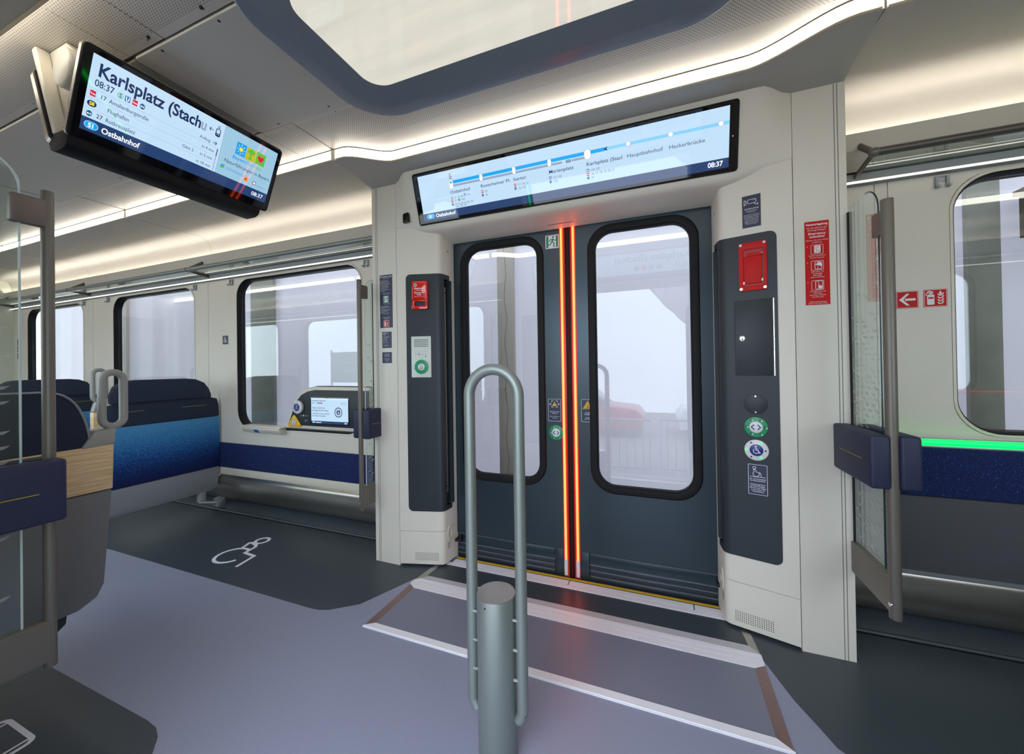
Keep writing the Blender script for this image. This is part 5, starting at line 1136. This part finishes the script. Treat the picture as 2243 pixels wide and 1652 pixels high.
g = Gr(o, Fr((-2.689, 2.2-.0278-.012, .783), (1, 0, 0), (0, 0, 1))); g.disc(0, 0, .026, GREYP); g.disc(0, 0, .021, BTNWHITE, 2); g.stroke([(-.010, -.008), (-.006, .004), (0, .011), (.006, .004), (.010, -.008)], .002, SINK, 3, True)
g = Gr(o, FS); g.ring(-2.622, .837, .006, .0015, WHITE); g.rect(-2.604, .832, -2.592, .843, WHITE); g.text('+))', -2.585, .833, .013, WHITE); g.text('√5', -2.562, .833, .012, WHITE); g.text('HÄNGT', -2.585, .800, .008, WHITE); g.text('LOOP', -2.585, .790, .008, WHITE)
# power socket tray
o = thing('socket_tray', 'cream tray with blue socket symbol below left corner of the console window', 'tray', (-3.02, 2.15, .70))
MB().prism(Fr((0, 0, 0), (0, 1, 0), (0, 0, 1), (1, 0, 0)), [(2.2, .722), (2.135, .728), (2.130, .715), (2.15, .685), (2.2, .675)], -3.26, -2.82).build('body', CREAM2, o, bevel=.006)
MB().fbox(Fr((-3.09, 2.1415, .698), (1, 0, 0), (0, -.55, .83)), -.026, -.016, .026, .016, 0, .002).build('socket_label', BLUE, o, smooth=False)
MB().fbox(FW, -3.27, .728, -2.80, .740, -2.22, -2.128).build('rim', CREAM2, o, bevel=.003)

# ================================================================== OUTSIDE
MIR = False
ground = MB().box(-16, -14, -1.05, 12, 10, -1.0).build('ground', ASPH, kind='structure')
def tent(x0, x1, nm, label):
    o = thing(nm, label, 'tarp', ((x0+x1)/2, 3.05, -1), 'tent tarps behind the far windows')
    n = 40; r0 = []; r1 = []
    for k in range(n+1):
        x = x0+(x1-x0)*k/n; dy = .012*math.sin(x*9)+.008*math.sin(x*23+1)
        r0.append((x, 3.05+dy)); r1.append((x, 3.058+dy))
    MB().prism(FZ, r0+r1[::-1], -1.0, 3.0).build('sheet', TARP, o, angle=60)
for a, b, l in ((-9.5, -7.0, 'white tent tarp at the far left outside'), (-6.995, -4.21, 'white tent tarp outside the middle left window'), (-4.205, -1.215, 'white tent tarp outside the console window'), (-1.21, 1.735, 'white tent tarp outside the closed door windows'), (1.74, 5.5, 'bluish white tent tarp outside the right window')): tent(a, b, 'tent_tarp', l)
o = thing('dimming_sheet', 'unseen translucent white sheet added over the gap beside the far windows to dim the tarps', 'tarp', (-2, 2.75, 3.0))  # unseen sheet, added to cut the daylight falling on the tarps
MB().box(-9.5, 2.42, 3.0, 5.5, 3.1, 3.012).build('sheet', TARP, o, smooth=False)
def post(x, w, mat, label, lace=True):
    o = thing('tent_post', label, 'post', (x, 3.02, -1))
    MB().fbox(FW, x-w/2, -1, x+w/2, 3.1, -3.028, -2.99).build('beam', mat, o, bevel=.004)
    if lace:
        MB().tube([(x+.012*math.sin(k*1.57), 2.992, -.9+k*.1) for k in range(38)], .004, 5).build('lace', BROWN, o)
        for k in range(13): MB().tube([(x+.016*math.cos(t), 2.992, -.6+k*.26+.016*math.sin(t)) for t in [2*PI*j/10 for j in range(10)]], .0035, 6, closed=True).build('eyelet', STEEL, o)
post(-1.215, .15, M('beige_post', 'b3a9a0', .6, noise=.06), 'beige laced tent post seen through the left door window')
post(-4.21, .37, CONC, 'grey tent post seen through the console window', False)
post(-7.0, .10, MATS['beige_post'], 'laced tent post seen through the middle left window')
post(1.735, .14, CONC, 'stained concrete post seen through the right window', False)
o = thing('roof_girder', 'dark steel girder above the tarp outside the right window', 'girder', (3.0, 2.9, 2.0))
MB().box(1.86, 2.86, 1.86, 5.5, 2.96, 2.10).build('web', M('dark_girder', '3a342e', .7, noise=.2), o, smooth=False); MB().box(1.86, 2.80, 2.10, 5.5, 3.0, 2.13).build('flange', MATS['dark_girder'], o, smooth=False)
# tent on the near side, seen in reflections through the open doorway
o = thing('tent_curtain', 'gathered white tent curtain hanging outside the open near doorway', 'curtain', (.8, -1.3, 2.6))
rings = []
for k in range(25):
    t = k/24; x = -.35+1.9*t; zb_ = 2.6-1.9*t**.7
    rings.append([(x, -1.3+.05*math.sin(k*1.9), 2.75), (x, -1.29+.05*math.sin(k*1.9), 2.75), (x+.05, -1.27+.08*math.sin(k*2.3), zb_), (x+.05, -1.28+.08*math.sin(k*2.3), zb_)])
MB().loft(rings).build('cloth', TARP, o, angle=60)
MB().cyl((-3.5, -1.3, 2.75), (3, -1.3, 2.75), .03, 12).build('rail', ALU, o)
def barrier(x, y, label):
    o = thing('crowd_barrier', label, 'barrier', (x, y, -1), 'steel barriers outside the open doorway')
    MB().tube([(x-1.1, y, .1), (x+1.1, y, .1), (x+1.1, y, -.85), (x-1.1, y, -.85)], .02, 10, closed=True).build('frame', ALU, o)
    for k in range(14): MB().cyl((x-.98+k*.15, y, .1), (x-.98+k*.15, y, -.85), .008, 8).build('bar', ALU, o)
    for s_ in (-1, 1): MB().box(x+s_*.8-.02, y-.3, -1.0, x+s_*.8+.02, y+.3, -.96).build('foot', ALU, o, bevel=.004)
barrier(-1.3, -3.6, 'left steel crowd barrier outside the open near doorway'); barrier(1.1, -3.7, 'right steel crowd barrier outside the open near doorway')
def car(x, y, mat, label):
    o = thing('car', label, 'car', (x, y, -1))
    Fc = Fr((x, y, -1), (1, 0, 0), (0, 0, 1))
    MB().prism(Fc, [(-2.1, .25), (-2.15, .62), (-1.95, .88), (-1.25, .95), (1.1, .95), (1.95, .86), (2.15, .62), (2.1, .25)], -.85, .85).build('body', mat, o, bevel=.06, seg=3)
    MB().prism(Fc, [(-1.6, .93), (-1.05, 1.42), (.55, 1.45), (1.15, .93)], -.75, .75).build('windows', M('car_glass', '1c2226', .08, noise=.05), o, bevel=.06, seg=2)
    MB().prism(Fc, [(-1.0, 1.40), (-.98, 1.46), (.5, 1.49), (.55, 1.43)], -.68, .68).build('roof', mat, o, bevel=.02)
    for s_ in (-1.35, 1.35):
        for t in (-.80, .68): MB().prism(Fc, circ(s_, .33, .33, 24), t, t+.14).build('wheel', RUBBER, o, bevel=.02)
car(-2.6, -8.2, M('car_red', '9c2426', .25, noise=.03), 'red parked car outside the open near doorway'); car(2.6, -8.6, M('car_white', 'd8dadc', .25, noise=.03), 'white parked car outside the open near doorway')
o = thing('info_banner', 'green banner with white lettering outside near side windows', 'banner', (-6.5, -1.8, 0))
Fb = Fr((-6.2, -1.8, 0), (-1, 0, 0), (0, 0, 1), (0, 1, 0))
MB().fbox(Fb, -.45, .9, .45, 1.55, -.01, .01).build('cloth', M('banner_green', '2f8a58', .6, noise=.04), o, smooth=False)
for s_ in (-1, 1): MB().cyl((-6.2+s_*.45, -1.8, -1), (-6.2+s_*.45, -1.8, 1.6), .02, 10).build('stand', ALU, o)
Gr(o, Fr((-6.2, -1.789, 0), (-1, 0, 0), (0, 0, 1))).text('Nächster Halt', 0, 1.30, .10, WHITE, align='CENTER').text('in Bayern', 0, 1.12, .10, WHITE, align='CENTER')
flush()
